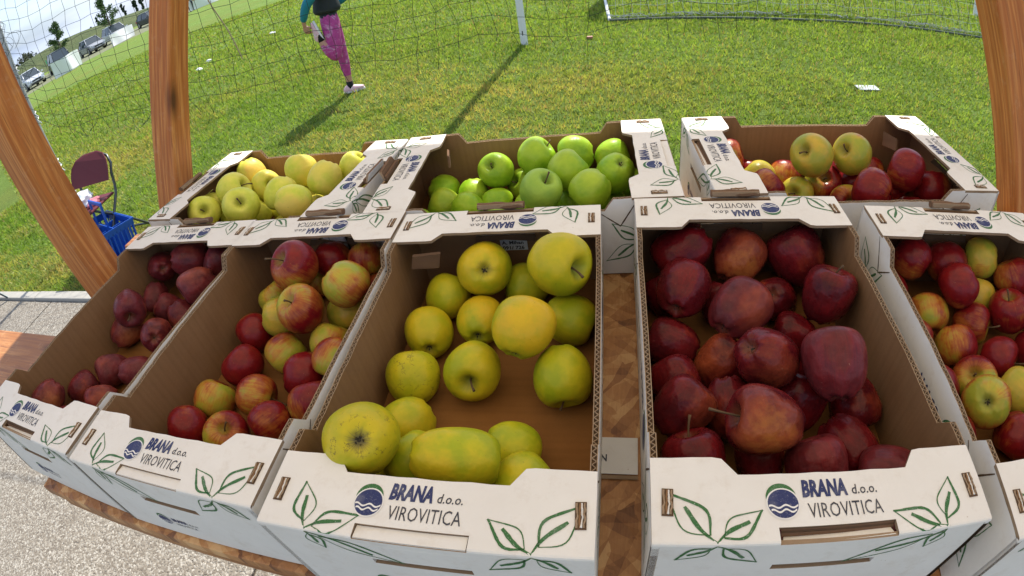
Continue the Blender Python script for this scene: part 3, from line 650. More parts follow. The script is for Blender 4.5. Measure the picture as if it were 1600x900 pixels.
# broken letter on the card strip
lt = MB(); put_text(lt, 'N', 0, 0, .013, lambda u, s: (u, s, 0), 0, .8, .0004); lo = lt.build('letter', BLACK, strip); lo.location = (-.0055, .050, TT + .0027)
APPLES={
'3':('in the half-empty golden crate',[
(-0.1759,0.2997,-0.0527,0.0423,-0.26,0.78,-0.58,'C',0.55,'','golden apple with its dark calyx facing the lens, upper middle'),
(-0.0642,0.2698,-0.0220,0.0445,0.75,-0.63,0.20,'S',0.35,'','largest golden apple, stem cavity to the right, far right corner'),
(-0.2402,0.2930,-0.0987,0.0365,0.29,0.76,0.58,'-',0.70,'','orange-tinged golden apple, far left, under the calyx-up one'),
(-0.1230,0.3216,-0.1019,0.0361,-0.97,-0.12,0.23,'-',0.05,'','greenest apple, low between the two highest ones'),
(-0.1783,0.2402,-0.0989,0.0362,-0.10,1.00,-0.02,'C',0.70,'','orange-yellow apple with split calyx pointing down, centre'),
(-0.0999,0.1707,-0.0416,0.0409,0.28,0.85,0.44,'C',0.80,'','big smooth golden apple resting on top in the centre'),
(-0.0527,0.2465,-0.1001,0.0381,0.94,-0.19,-0.28,'-',0.25,'','plain yellow-green apple against the right wall, halfway along'),
(-0.2484,0.2161,-0.1000,0.0378,-0.28,0.96,-0.01,'C',0.40,'','golden apple with a short brown scratch, by the left wall'),
(-0.2481,0.1336,-0.1000,0.0373,-0.19,0.86,0.47,'C',0.20,'R','apple with branching brown russet marks, by the left wall'),
(-0.1687,0.1471,-0.0960,0.0397,0.13,-0.93,0.33,'S',0.40,'','apple with stem cavity and slanting dark stem, beside bare floor'),
(-0.0543,0.1428,-0.0984,0.0399,0.16,-0.89,-0.42,'S',0.12,'','big green-yellow apple alone beside the right wall'),
(-0.2322,0.0620,-0.1001,0.0348,-0.67,-0.74,0.02,'-',0.45,'','apple tucked behind the big calyx-up one, front left'),
(-0.2302,-0.0212,-0.0101,0.0405,-0.42,0.52,-0.75,'C',0.40,'R','big apple with starry grey russet calyx, front left corner'),
(-0.1397,-0.0168,-0.0370,0.0348,0.95,0.13,-0.27,'-',0.45,'O','long oblong yellow-green apple lying sideways at the front lip'),
(-0.1016,0.0370,-0.1031,0.0348,0.91,-0.03,-0.41,'-',0.00,'','small green apple just right of the oblong one'),
(-0.1964,-0.0059,-0.0716,0.0348,-0.58,0.50,0.65,'-',0.15,'','green apple squeezed between the starry-calyx and oblong ones'),
(-0.2548,-0.0093,-0.1031,0.0348,-0.83,-0.56,-0.01,'-',0.30,'','apple peeping over the front lip at left'),
(-0.0773,-0.0201,-0.0770,0.0348,0.72,0.68,0.10,'-',0.35,'','apple peeping over the front lip at right'),
]),
'4':('in the dark red crate',[
(0.1050,0.3449,-0.0600,0.0433,-0.78,-0.29,-0.55,'-',0.20,'','shaded dark apple in the far left corner'),
(0.1876,0.3468,-0.0724,0.0421,0.56,0.68,0.46,'C',0.60,'P','dark apple with a glowing orange patch, far wall middle'),
(0.2738,0.3445,-0.0701,0.0454,-0.46,0.55,0.70,'-',0.30,'','dull red apple in the far right corner'),
(0.0977,0.2590,-0.0586,0.0396,0.35,0.93,0.09,'C',0.35,'','tall shiny red apple, starry calyx low, by left wall'),
(0.1660,0.2243,-0.0613,0.0404,0.65,0.73,0.21,'C',0.35,'W','pinkish dusty apple, lumpy calyx end at lower left, centre'),
(0.2309,0.2861,-0.0994,0.0357,0.32,0.55,-0.77,'C',0.45,'','small red apple, calyx hole facing up, behind the dusty one'),
(0.2872,0.2467,-0.0582,0.0396,0.22,0.34,0.92,'S',0.15,'','maroon apple with upright stem, by the right wall'),
(0.0815,0.2044,-0.1023,0.0357,-0.94,0.26,0.22,'-',0.10,'','nearly black-red apple in shade, left wall middle'),
(0.1404,0.1693,-0.1023,0.0357,0.69,0.33,0.65,'-',0.60,'','orange-brown apple low down, left of centre'),
(0.1765,0.1287,-0.0463,0.0386,0.64,0.28,-0.71,'C',0.40,'','red apple with wrinkled calyx at upper left, middle'),
(0.2470,0.1056,-0.0320,0.0397,0.01,0.89,0.45,'C',0.35,'W','largest speckled maroon apple beside the right wall'),
(0.0821,0.1363,-0.1023,0.0357,-0.42,0.79,0.45,'-',0.20,'','matt maroon apple by left wall, above the front left one'),
(0.1598,0.0390,-0.0402,0.0390,-0.96,0.01,0.28,'S',0.60,'P','big apple on its side, stem pointing left, front middle'),
(0.1397,0.1006,-0.1005,0.0357,0.15,-0.73,-0.66,'-',0.40,'','rosy apple behind the long stem, front left of centre'),
(0.0827,0.0779,-0.0698,0.0357,0.66,0.44,0.61,'-',0.50,'','small rosy shoulder showing above the front left apple'),
(0.0918,0.0146,-0.0800,0.0357,-0.26,0.65,0.72,'S',0.15,'','glossy dark purple-red apple in the front left corner'),
(0.2185,0.0058,-0.0800,0.0357,-0.27,0.80,0.53,'-',0.25,'W','grey-bloomed apple at the front lip, right of centre'),
(0.2934,-0.0066,-0.0800,0.0357,-0.89,0.30,-0.34,'-',0.35,'W','rosy speckled apple in the front right corner'),
(0.2923,0.1070,-0.1023,0.0357,0.22,-0.86,-0.46,'-',0.30,'','dark apple low beside right wall, behind the front corner'),
(0.2234,0.1083,-0.1007,0.0357,0.33,0.64,0.70,'-',0.30,'','dark apple deep under the speckled maroon one'),
(0.2669,0.0473,-0.1023,0.0357,0.54,-0.79,-0.30,'-',0.50,'','red apple sliver between the two front lip apples'),
(0.0868,-0.0608,-0.1067,0.0310,-0.92,-0.22,-0.32,'-',0.25,'','buried bottom apple frontmost, by the left wall'),
(0.1397,-0.0171,-0.1067,0.0310,0.07,-0.92,-0.38,'-',0.25,'','buried bottom apple frontmost, left of centre'),
(0.1554,0.2839,-0.1067,0.0310,0.31,0.59,0.74,'-',0.25,'','buried bottom apple toward the back, left of centre'),
(0.1718,-0.0672,-0.1067,0.0310,-0.98,0.14,-0.16,'-',0.25,'','buried bottom apple frontmost, in the middle'),
(0.2030,0.1827,-0.1067,0.0310,0.98,-0.17,0.04,'-',0.25,'','buried bottom apple halfway back, in the middle'),
(0.2311,-0.0593,-0.1067,0.0310,0.80,-0.60,-0.02,'-',0.25,'','buried bottom apple frontmost, right of centre'),
(0.2680,0.1664,-0.1067,0.0310,-0.59,-0.30,-0.75,'-',0.25,'','buried bottom apple halfway back, right of centre'),
(0.2950,-0.0649,-0.1067,0.0310,-0.69,-0.28,-0.67,'-',0.25,'','buried bottom apple frontmost, by the right wall'),
(0.2458,0.2239,-0.1067,0.0310,-0.91,0.41,0.09,'-',0.25,'','buried bottom apple toward the back, right of centre'),
(0.1678,0.0357,-0.1067,0.0310,-0.02,0.88,0.47,'-',0.25,'','buried bottom apple toward the front, in the middle'),
(0.0760,0.3016,-0.1067,0.0310,-0.40,0.62,0.68,'-',0.25,'','buried bottom apple rearmost, by the left wall'),
]),
'2':('in the second front crate from left',[
(-0.4734,0.2814,-0.0254,0.0405,-0.32,-0.49,0.81,'S',0.70,'','red apple patched yellow, stem at left, topmost'),
(-0.4485,0.3432,-0.0600,0.0331,0.10,-0.50,-0.86,'-',0.60,'','apple half hidden at the far wall'),
(-0.3857,0.3437,-0.0650,0.0331,-0.24,0.78,0.57,'C',0.35,'','green-and-pink apple in the far right corner'),
(-0.3724,0.2507,-0.0371,0.0372,0.64,-0.06,-0.76,'-',0.55,'','apple green at left, russet red at right'),
(-0.3948,0.2587,-0.1029,0.0351,-0.53,0.74,0.42,'C',0.12,'','yellow-green apple with calyx low, at right wall'),
(-0.4345,0.2083,-0.0493,0.0370,-0.19,-0.36,0.91,'S',0.50,'','olive-brown apple with small stem, upper centre'),
(-0.5435,0.2837,-0.0950,0.0331,-0.50,0.17,0.85,'-',0.40,'','small shaded apple behind the olive-brown one'),
(-0.3979,0.1931,-0.1025,0.0331,0.27,0.74,0.61,'-',0.05,'','plain green apple under the right wall apple'),
(-0.5511,0.2111,-0.1047,0.0331,-0.63,-0.76,-0.17,'-',0.85,'','orange-red apple nearest the left wall'),
(-0.4662,0.1687,-0.1017,0.0331,-0.60,-0.78,-0.21,'-',0.30,'','blocky yellow apple with orange blush, centre'),
(-0.5282,0.1373,-0.1018,0.0333,-0.69,0.18,0.70,'-',0.90,'','white-speckled red apple, left of centre'),
(-0.4140,0.1289,-0.1033,0.0346,0.78,0.48,-0.40,'-',1.00,'','round crimson apple without yellow, right of centre'),
(-0.5447,0.0732,-0.1047,0.0331,0.25,0.85,0.47,'-',0.55,'Y','yellow-faced apple with red rim, by left wall'),
(-0.4729,0.0859,-0.1030,0.0331,0.95,0.13,-0.30,'S',0.70,'Y','red apple, yellow centre, long stem to its right'),
(-0.3690,0.0758,-0.0927,0.0331,-0.33,0.72,0.62,'-',0.70,'','rosy apple tucked against the right wall near front'),
(-0.4240,0.0446,-0.1022,0.0331,-0.60,-0.80,-0.00,'-',0.90,'','red apple at the front lip, right end'),
(-0.5465,0.0112,-0.0928,0.0331,-0.76,-0.54,0.35,'-',0.92,'','red apple at the front lip, left end'),
(-0.4839,0.0169,-0.1016,0.0331,0.46,-0.16,0.87,'S',0.50,'','apple with open stem cavity at the front lip'),
(-0.3548,0.1393,-0.0777,0.0331,-0.29,-0.84,-0.45,'-',0.55,'','reddish sliver of apple behind the right wall edge'),
(-0.4935,0.2218,-0.0796,0.0331,0.81,0.43,-0.39,'-',0.15,'','green sliver of apple beneath the olive-brown one'),
(-0.4970,0.3332,-0.1039,0.0340,-0.63,0.27,0.73,'-',0.60,'','buried bottom apple rearmost, left of centre'),
(-0.3509,0.3084,-0.1039,0.0340,0.82,0.56,0.13,'-',0.60,'','buried bottom apple rearmost, by the right wall'),
]),
'1':('in the leftmost front crate',[
(-0.8557,0.3439,-0.0661,0.0352,-0.75,0.59,-0.31,'C',0.30,'','wine-red apple with calyx facing out, far left'),
(-0.7707,0.3461,-0.0518,0.0375,0.76,0.54,-0.36,'-',0.40,'W','broad dusky apple in the middle of the far wall'),
(-0.7063,0.3501,-0.0650,0.0314,0.42,0.72,0.56,'-',0.30,'','greyish apple sliver in the far right corner'),
(-0.6981,0.2756,-0.0557,0.0342,-0.49,-0.87,0.01,'-',0.50,'','bright squarish red apple, second from the far wall'),
(-0.7374,0.2920,-0.1063,0.0314,0.37,0.90,0.25,'-',0.40,'W','knobbly rosy apple pressed to the right wall'),
(-0.7258,0.2336,-0.0943,0.0314,0.45,-0.17,-0.88,'-',0.40,'W','small lump-shaped apple at the right wall'),
(-0.8185,0.2076,-0.0512,0.0348,0.67,-0.74,-0.05,'S',0.30,'','wrinkled wine-red apple alone at left, middle of crate'),
(-0.8607,0.2929,-0.1032,0.0314,-0.03,-0.69,-0.73,'-',0.20,'','shaded apple deep below the far left one'),
(-0.7925,0.2627,-0.1033,0.0314,-0.54,-0.36,0.76,'-',0.20,'','shaded apple deep in the centre'),
(-0.8610,0.1976,-0.1010,0.0338,0.43,0.88,0.22,'-',0.50,'P','orange-flushed apple beneath the wrinkled one'),
(-0.7366,0.1716,-0.0832,0.0339,-0.68,0.58,-0.45,'C',0.40,'W','rosy apple with calyx facing out, right of centre'),
(-0.8166,0.1036,-0.1035,0.0314,-0.42,-0.83,0.37,'-',0.30,'','plum-coloured apple, left one of the middle front pair'),
(-0.7509,0.1060,-0.1034,0.0314,0.69,0.51,-0.51,'-',0.40,'','plum-coloured apple, right one of the middle front pair'),
(-0.8668,-0.0043,-0.0650,0.0336,-0.29,-0.92,-0.25,'-',0.50,'P','pinkish apple in the front left corner'),
(-0.8557,0.0551,-0.1034,0.0314,0.37,0.93,-0.03,'-',0.35,'W','bloomed plum-red apple at the front lip'),
(-0.7819,0.0368,-0.1033,0.0314,-0.56,-0.75,0.35,'-',0.40,'W','apple sliver at the front right corner'),
(-0.6629,0.3270,-0.1039,0.0340,0.51,0.79,0.35,'-',0.30,'','buried bottom apple rearmost, right of centre'),
(-0.8202,-0.0235,-0.1039,0.0340,0.05,0.90,0.42,'-',0.30,'','buried bottom apple frontmost, left of centre'),
]),
'5':('in the right-edge front crate',[
(0.4493,0.3313,-0.0618,0.0331,-0.68,0.71,0.15,'-',0.85,'','dull red apple in the far left corner'),
(0.5146,0.3288,-0.0696,0.0345,0.31,0.92,0.26,'C',0.75,'','tall red apple with green calyx end, far wall'),
(0.5774,0.3290,-0.0600,0.0331,-0.76,0.51,-0.39,'-',0.25,'','amber yellow apple at the far wall, third from left'),
(0.6219,0.2876,-0.0650,0.0342,-0.34,0.67,0.66,'-',0.75,'','orange-red streaked apple at far wall, rightmost'),
(0.4574,0.2555,-0.1040,0.0338,0.06,0.95,0.30,'C',0.60,'Y','red apple with yellow-green lower tip, by left wall'),
(0.5866,0.2334,-0.0805,0.0350,-0.36,0.23,0.90,'S',0.95,'','round red apple with upright pale stem'),
(0.5270,0.2360,-0.1047,0.0331,0.71,-0.65,0.26,'-',0.50,'','orange apple between the upright-stem and yellow-tip ones'),
(0.4783,0.1948,-0.1047,0.0331,0.12,-0.84,-0.53,'-',0.70,'','brownish orange apple, second down the left wall'),
(0.5390,0.1660,-0.1027,0.0331,0.68,-0.69,0.25,'-',0.97,'','speckled deep red apple below the upright-stem one'),
(0.4774,0.1316,-0.1018,0.0331,-0.55,-0.23,0.80,'S',0.50,'','russet topped orange apple behind the green-faced one'),
(0.4560,0.0765,-0.0762,0.0340,0.56,0.49,-0.66,'C',0.50,'Y','apple with green face around its calyx, near left wall'),
(0.5339,0.1025,-0.0965,0.0331,-0.50,0.86,-0.07,'-',0.30,'','golden orange apple at right picture edge'),
(0.5051,0.0416,-0.1029,0.0331,-0.52,-0.44,-0.73,'-',0.92,'','red apple at the front, cut by the picture edge'),
(0.5005,0.2667,-0.0600,0.0331,-0.68,0.09,-0.73,'-',0.95,'','dark red apple deep under the tall one'),
(0.5618,0.2896,-0.1016,0.0331,0.26,0.62,0.74,'-',0.20,'','green apple deep with a thin stem'),
(0.4067,-0.0832,-0.1039,0.0340,-0.60,-0.39,-0.70,'-',0.95,'','buried bottom apple frontmost, by the left wall'),
(0.4083,-0.0169,-0.1039,0.0340,-0.43,-0.51,-0.74,'-',0.95,'','nearer buried bottom apple toward the front, by the left wall'),
(0.4104,0.1247,-0.1039,0.0340,0.13,-0.75,-0.65,'-',0.95,'','buried bottom apple halfway back, by the left wall'),
(0.4118,0.2047,-0.1039,0.0340,-0.83,0.43,-0.36,'-',0.95,'','buried bottom apple toward the back, by the left wall'),
(0.4711,-0.0604,-0.1039,0.0340,-0.73,0.58,-0.35,'-',0.95,'','buried bottom apple frontmost, left of centre'),
(0.5347,-0.0855,-0.1039,0.0340,-0.78,0.41,-0.47,'-',0.95,'','buried bottom apple frontmost, in the middle'),
(0.5514,-0.0138,-0.1039,0.0340,0.65,-0.67,0.35,'-',0.95,'','nearer buried bottom apple toward the front, right of centre'),
(0.5771,0.0498,-0.1039,0.0340,-0.65,0.41,-0.64,'-',0.95,'','farther buried bottom apple toward the front, right of centre'),
(0.5956,0.1205,-0.1039,0.0340,0.73,-0.57,0.38,'-',0.95,'','buried bottom apple halfway back, right of centre'),
(0.6067,-0.0868,-0.1039,0.0340,-0.62,0.48,-0.62,'-',0.95,'','buried bottom apple frontmost, by the right wall'),
(0.6202,0.1813,-0.1039,0.0340,-0.07,0.79,0.62,'-',0.95,'','buried bottom apple toward the back, by the right wall'),
(0.6166,-0.0068,-0.1039,0.0340,-0.57,0.77,-0.29,'-',0.95,'','buried bottom apple toward the front, by the right wall'),
(0.4105,0.3011,-0.1039,0.0340,-0.69,0.65,0.32,'-',0.95,'','buried bottom apple rearmost, by the left wall'),
(0.4047,0.0484,-0.1039,0.0340,-0.73,0.63,-0.25,'-',0.95,'','farther buried bottom apple toward the front, by the left wall'),
]),
'A':('in the back left yellow crate',[
(-0.8155,0.6611,-0.0374,0.0391,0.09,-0.16,-0.98,'-',1.00,'','orange-flushed apple at the far left'),
(-0.6559,0.6337,-0.0323,0.0396,-0.00,0.57,0.82,'-',0.60,'','smooth bright yellow apple, highest in the middle'),
(-0.5641,0.5756,-0.0276,0.0396,-0.30,-0.60,-0.74,'-',0.45,'','wide pale apple right of the highest one'),
(-0.5262,0.6367,-0.0396,0.0359,0.63,0.25,0.73,'S',0.20,'','tall leaning greenish apple at the right flap'),
(-0.7969,0.5636,-0.0275,0.0413,0.93,0.15,0.32,'S',0.25,'','apple with cavity at upper right, left wall'),
(-0.7552,0.6213,-0.0531,0.0377,0.84,-0.45,0.30,'S',0.55,'','small yellow apple with a half-hidden stem hollow'),
(-0.6523,0.5369,-0.0336,0.0395,-0.06,-0.64,-0.77,'-',0.30,'','green-yellow oval apple in the very centre'),
(-0.5995,0.6371,-0.0877,0.0372,-0.14,-0.96,0.25,'S',0.20,'','green apple with a deep dark hollow facing left'),
(-0.7199,0.4855,-0.0252,0.0410,0.61,-0.56,0.56,'S',0.10,'','green apple with a wide stem hollow on top, front'),
(-0.5935,0.4890,-0.0303,0.0392,0.85,0.35,-0.40,'-',0.70,'','yellow apple with pink scar, front row centre'),
(-0.8493,0.5046,-0.0425,0.0389,0.70,-0.56,0.44,'S',0.10,'','green apple with stem hollow, front left corner'),
(-0.7473,0.5377,-0.0800,0.0386,0.61,0.67,0.43,'-',0.15,'','smooth green apple at the front edge'),
(-0.6099,0.5616,-0.0944,0.0362,-0.21,0.28,0.94,'-',0.55,'','pale yellow apple at the front right'),
(-0.8759,0.5654,-0.0600,0.0323,0.69,0.23,-0.68,'-',0.10,'','sliver of apple behind the front left one'),
(-0.4962,0.6285,-0.1039,0.0340,-0.33,0.30,0.89,'-',0.20,'','buried bottom apple rearmost, by the right wall'),
(-0.8106,0.6185,-0.1039,0.0340,-0.71,-0.33,0.63,'-',0.20,'','buried bottom apple toward the back, by the left wall'),
(-0.6582,0.5152,-0.1039,0.0340,-0.17,-0.63,-0.76,'-',0.20,'','buried bottom apple halfway back, in the middle'),
(-0.5892,0.4778,-0.1039,0.0340,0.80,0.59,0.11,'-',0.20,'','buried bottom apple toward the front, right of centre'),
(-0.8303,0.5561,-0.1039,0.0340,0.03,0.45,0.89,'-',0.20,'','buried bottom apple halfway back, by the left wall'),
(-0.8797,0.4624,-0.1039,0.0340,0.24,-0.39,-0.89,'-',0.20,'','buried bottom apple frontmost, by the left wall'),
(-0.8137,0.4802,-0.1039,0.0340,0.49,0.20,-0.85,'-',0.20,'','buried bottom apple toward the front, left of centre'),
(-0.7522,0.4503,-0.1039,0.0340,-0.46,-0.84,-0.28,'-',0.20,'','buried bottom apple frontmost, left of centre'),
(-0.7138,0.5993,-0.1039,0.0340,0.88,0.38,-0.30,'-',0.20,'','buried bottom apple toward the back, left of centre'),
(-0.6689,0.6513,-0.1039,0.0340,0.12,-0.42,-0.90,'-',0.20,'','buried bottom apple rearmost, in the middle'),
(-0.6805,0.4435,-0.1039,0.0340,-0.69,0.05,0.72,'-',0.20,'','buried bottom apple frontmost, in the middle'),
(-0.5360,0.5256,-0.1039,0.0340,0.73,0.60,0.32,'-',0.20,'','buried bottom apple halfway back, right of centre'),
(-0.5374,0.4300,-0.1039,0.0340,-0.68,0.15,0.71,'-',0.20,'','buried bottom apple frontmost, right of centre'),
(-0.4847,0.4846,-0.1039,0.0340,0.62,0.04,-0.78,'-',0.20,'','buried bottom apple toward the front, by the right wall'),
(-0.4766,0.5608,-0.1039,0.0340,-0.77,-0.54,-0.33,'-',0.20,'','buried bottom apple toward the back, by the right wall'),
(-0.8600,0.6695,-0.1039,0.0340,-0.43,-0.67,-0.61,'-',0.20,'','buried bottom apple rearmost, by the left wall'),
(-0.5491,0.5899,-0.1039,0.0340,-0.80,-0.46,0.39,'-',0.20,'','buried bottom apple toward the back, right of centre'),
(-0.4725,0.4203,-0.1039,0.0340,0.04,0.68,0.73,'-',0.20,'','buried bottom apple frontmost, by the right wall'),
]),
'B':('in the green apple crate',[
(-0.2171,0.6169,-0.0588,0.0367,-0.21,-0.66,0.72,'S',0.10,'','glossy green apple with deep hollow, alone at left'),
(-0.1388,0.6306,-0.0402,0.0390,0.77,0.12,0.62,'S',0.10,'K','green apple with three dark specks, far row'),
(-0.0651,0.6406,-0.0434,0.0382,-0.99,-0.13,-0.01,'-',0.10,'','plain green apple at the far wall middle'),
(0.0060,0.6442,-0.0557,0.0372,0.96,0.10,0.27,'-',0.50,'','yellowish green apple with a brown scar, far right'),
(-0.0729,0.5550,-0.0339,0.0389,0.75,0.34,0.56,'-',0.25,'','pale green apple with short scratch, top centre'),
(0.0105,0.5504,-0.0391,0.0367,-0.34,0.44,-0.83,'C',0.15,'','green apple with white calyx, at right flap'),
(-0.1729,0.6391,-0.1047,0.0331,-0.50,-0.61,0.61,'S',0.30,'','lime apple behind the greyish stemmed one'),
(-0.1148,0.4933,-0.0378,0.0384,0.45,-0.30,0.84,'S',0.00,'G','greyish green apple with short upright stem, front centre'),
(-0.0313,0.4918,-0.0394,0.0381,-0.72,-0.41,-0.56,'-',0.30,'','large olive-tinged green apple, right of centre'),
(-0.3369,0.6273,-0.1023,0.0353,0.88,0.00,-0.48,'-',0.30,'','shaded green apple in the left corner'),
(-0.2697,0.6081,-0.1037,0.0342,0.11,-0.58,-0.81,'-',0.15,'','small green apple between left corner and glossy one'),
(-0.3168,0.5598,-0.0992,0.0360,-0.89,-0.13,0.43,'-',0.40,'','yellow-tipped green apple at front left'),
(-0.2131,0.5651,-0.1018,0.0331,0.97,0.01,-0.23,'-',0.00,'','bright lime apple behind the brown handle tab'),
(-0.0716,0.5613,-0.1039,0.0340,0.46,-0.50,0.73,'S',0.20,'','green apple with hollow at the front edge'),
(-0.1470,0.5512,-0.1018,0.0331,0.89,0.27,0.37,'-',0.10,'','pale green apple top at the front edge, centre'),
(-0.0031,0.5619,-0.1038,0.0331,-0.71,-0.25,-0.66,'-',0.10,'','green apple by the cut-down right front corner'),
(-0.2605,0.5255,-0.0851,0.0331,0.70,-0.20,-0.68,'-',0.20,'','tiny visible sliver of lime apple, front left'),
(0.0513,0.6242,-0.1039,0.0340,0.33,0.32,0.89,'-',0.20,'','buried bottom apple toward the back, by the right wall'),
(-0.0826,0.4866,-0.1039,0.0340,0.87,-0.05,-0.48,'-',0.20,'','farther buried bottom apple toward the front, right of centre'),
(0.0038,0.4878,-0.1039,0.0340,-0.38,0.44,0.81,'-',0.20,'','nearer buried bottom apple toward the front, right of centre'),
(-0.3453,0.4249,-0.1039,0.0340,-0.88,-0.43,0.19,'-',0.20,'','buried bottom apple frontmost, by the left wall'),
(-0.3480,0.4968,-0.1039,0.0340,0.69,0.67,0.27,'-',0.20,'','buried bottom apple toward the front, by the left wall'),
(-0.2822,0.4513,-0.1039,0.0340,0.84,-0.02,-0.54,'-',0.20,'','nearer buried bottom apple toward the front, left of centre'),
(-0.2174,0.4298,-0.1039,0.0340,0.37,-0.48,-0.80,'-',0.20,'','buried bottom apple frontmost, left of centre'),
(-0.1958,0.4947,-0.1039,0.0340,-0.04,0.59,0.81,'-',0.20,'','farther buried bottom apple toward the front, left of centre'),
(-0.1454,0.4326,-0.1039,0.0340,0.35,-0.53,-0.77,'-',0.20,'','buried bottom apple frontmost, in the middle'),
(0.0544,0.4402,-0.1039,0.0340,-0.90,-0.25,-0.36,'-',0.20,'','buried bottom apple frontmost, by the right wall'),
(0.0591,0.5285,-0.1039,0.0340,-0.39,0.57,0.72,'-',0.20,'','buried bottom apple halfway back, by the right wall'),
(-0.1045,0.6183,-0.1039,0.0340,-0.54,-0.48,-0.69,'-',0.20,'','buried bottom apple toward the back, in the middle'),
(-0.0409,0.4359,-0.1039,0.0340,0.90,-0.23,-0.36,'-',0.20,'','buried bottom apple frontmost, right of centre'),
(-0.0353,0.6179,-0.1039,0.0340,0.95,0.19,0.24,'-',0.20,'','buried bottom apple toward the back, right of centre'),
]),
'C':('in the back right crate',[
(0.3660,0.5910,-0.0302,0.0410,-0.71,-0.47,0.53,'S',0.12,'','yellow apple with deep stem hollow, taller of two'),
(0.4520,0.6085,-0.0344,0.0396,-0.79,-0.39,0.47,'S',0.08,'','pale yellow apple with hollow, right of the tallest'),
(0.5363,0.5517,-0.0356,0.0397,-0.81,0.58,0.05,'-',0.95,'','deep pink-red apple leaning on the right wall'),
(0.3364,0.6425,-0.1026,0.0354,0.17,0.88,0.45,'C',0.75,'','red apple with shiny streak, left of the yellow pair'),
(0.4057,0.6089,-0.0953,0.0371,-0.24,-0.64,0.73,'S',0.55,'','olive and orange apple beneath the yellow pair'),
(0.4513,0.5056,-0.0492,0.0381,-0.78,0.61,0.10,'-',0.90,'','rounded red apple in front of the pale yellow one'),
(0.6038,0.5504,-0.0690,0.0384,-0.06,-0.51,-0.86,'-',0.88,'','red apple in the front right corner'),
(0.3451,0.5763,-0.1023,0.0340,-0.52,-0.68,0.52,'S',0.10,'','yellow apple with stem, at the front edge'),
(0.2715,0.5360,-0.0650,0.0340,0.73,0.15,0.67,'-',0.80,'','pink apple beside the left flap, front'),
(0.4304,0.5478,-0.1009,0.0340,-0.02,-0.85,0.52,'S',0.50,'','red-rimmed yellow apple with stem, front edge centre'),
(0.2277,0.6574,-0.0650,0.0340,0.92,-0.16,0.35,'-',0.60,'','orange sliver of apple behind the left flap, farther'),
(0.2723,0.6602,-0.1039,0.0340,0.20,0.41,0.89,'-',0.95,'','crimson sliver of apple behind the left flap, nearer'),
(0.4741,0.6209,-0.1010,0.0340,-0.84,0.35,-0.40,'-',0.97,'','shaded dark red apple under the pale yellow one'),
(0.2732,0.5997,-0.0792,0.0340,0.66,-0.50,-0.56,'-',0.10,'','yellow sliver of apple behind the pink one'),
(0.1994,0.4464,-0.1039,0.0340,-0.01,-0.61,-0.80,'-',0.92,'','buried bottom apple frontmost, by the left wall'),
(0.1950,0.5172,-0.1039,0.0340,0.40,0.39,0.83,'-',0.92,'','buried bottom apple toward the front, by the left wall'),
(0.1916,0.5827,-0.1039,0.0340,0.19,0.33,0.93,'-',0.92,'','buried bottom apple toward the back, by the left wall'),
(0.2618,0.4744,-0.1039,0.0340,0.99,-0.11,0.08,'-',0.92,'','nearer buried bottom apple toward the front, left of centre'),
(0.3277,0.4501,-0.1039,0.0340,-0.44,0.56,0.70,'-',0.92,'','buried bottom apple frontmost, left of centre'),
(0.3895,0.4824,-0.1039,0.0340,-0.55,0.56,0.62,'-',0.92,'','buried bottom apple toward the front, in the middle'),
(0.4549,0.4624,-0.1039,0.0340,-0.68,-0.25,-0.69,'-',0.92,'','farther buried bottom apple frontmost, right of centre'),
(0.4953,0.5561,-0.1039,0.0340,0.77,-0.64,-0.09,'-',0.92,'','buried bottom apple halfway back, right of centre'),
(0.5242,0.4624,-0.1039,0.0340,0.42,-0.61,-0.68,'-',0.92,'','nearer buried bottom apple frontmost, right of centre'),
(0.5297,0.6755,-0.1039,0.0340,0.09,-0.40,-0.91,'-',0.92,'','buried bottom apple rearmost, right of centre'),
(0.5502,0.6047,-0.1039,0.0340,0.81,-0.51,0.28,'-',0.92,'','nearer buried bottom apple toward the back, by the right wall'),
(0.5986,0.4714,-0.1039,0.0340,0.85,-0.53,-0.07,'-',0.92,'','buried bottom apple frontmost, by the right wall'),
(0.5951,0.6556,-0.1039,0.0340,0.27,0.15,0.95,'-',0.92,'','farther buried bottom apple toward the back, by the right wall'),
(0.1825,0.6473,-0.1039,0.0340,0.89,-0.01,0.46,'-',0.92,'','buried bottom apple rearmost, by the left wall'),
(0.5512,0.5220,-0.1039,0.0340,-0.06,-0.48,-0.88,'-',0.92,'','buried bottom apple toward the front, by the right wall'),
(0.3217,0.5151,-0.1039,0.0340,0.31,-0.47,-0.83,'-',0.92,'','farther buried bottom apple toward the front, left of centre'),
(0.4318,0.6702,-0.1039,0.0340,-0.60,-0.12,-0.79,'-',0.92,'','buried bottom apple rearmost, in the middle'),
]),
}
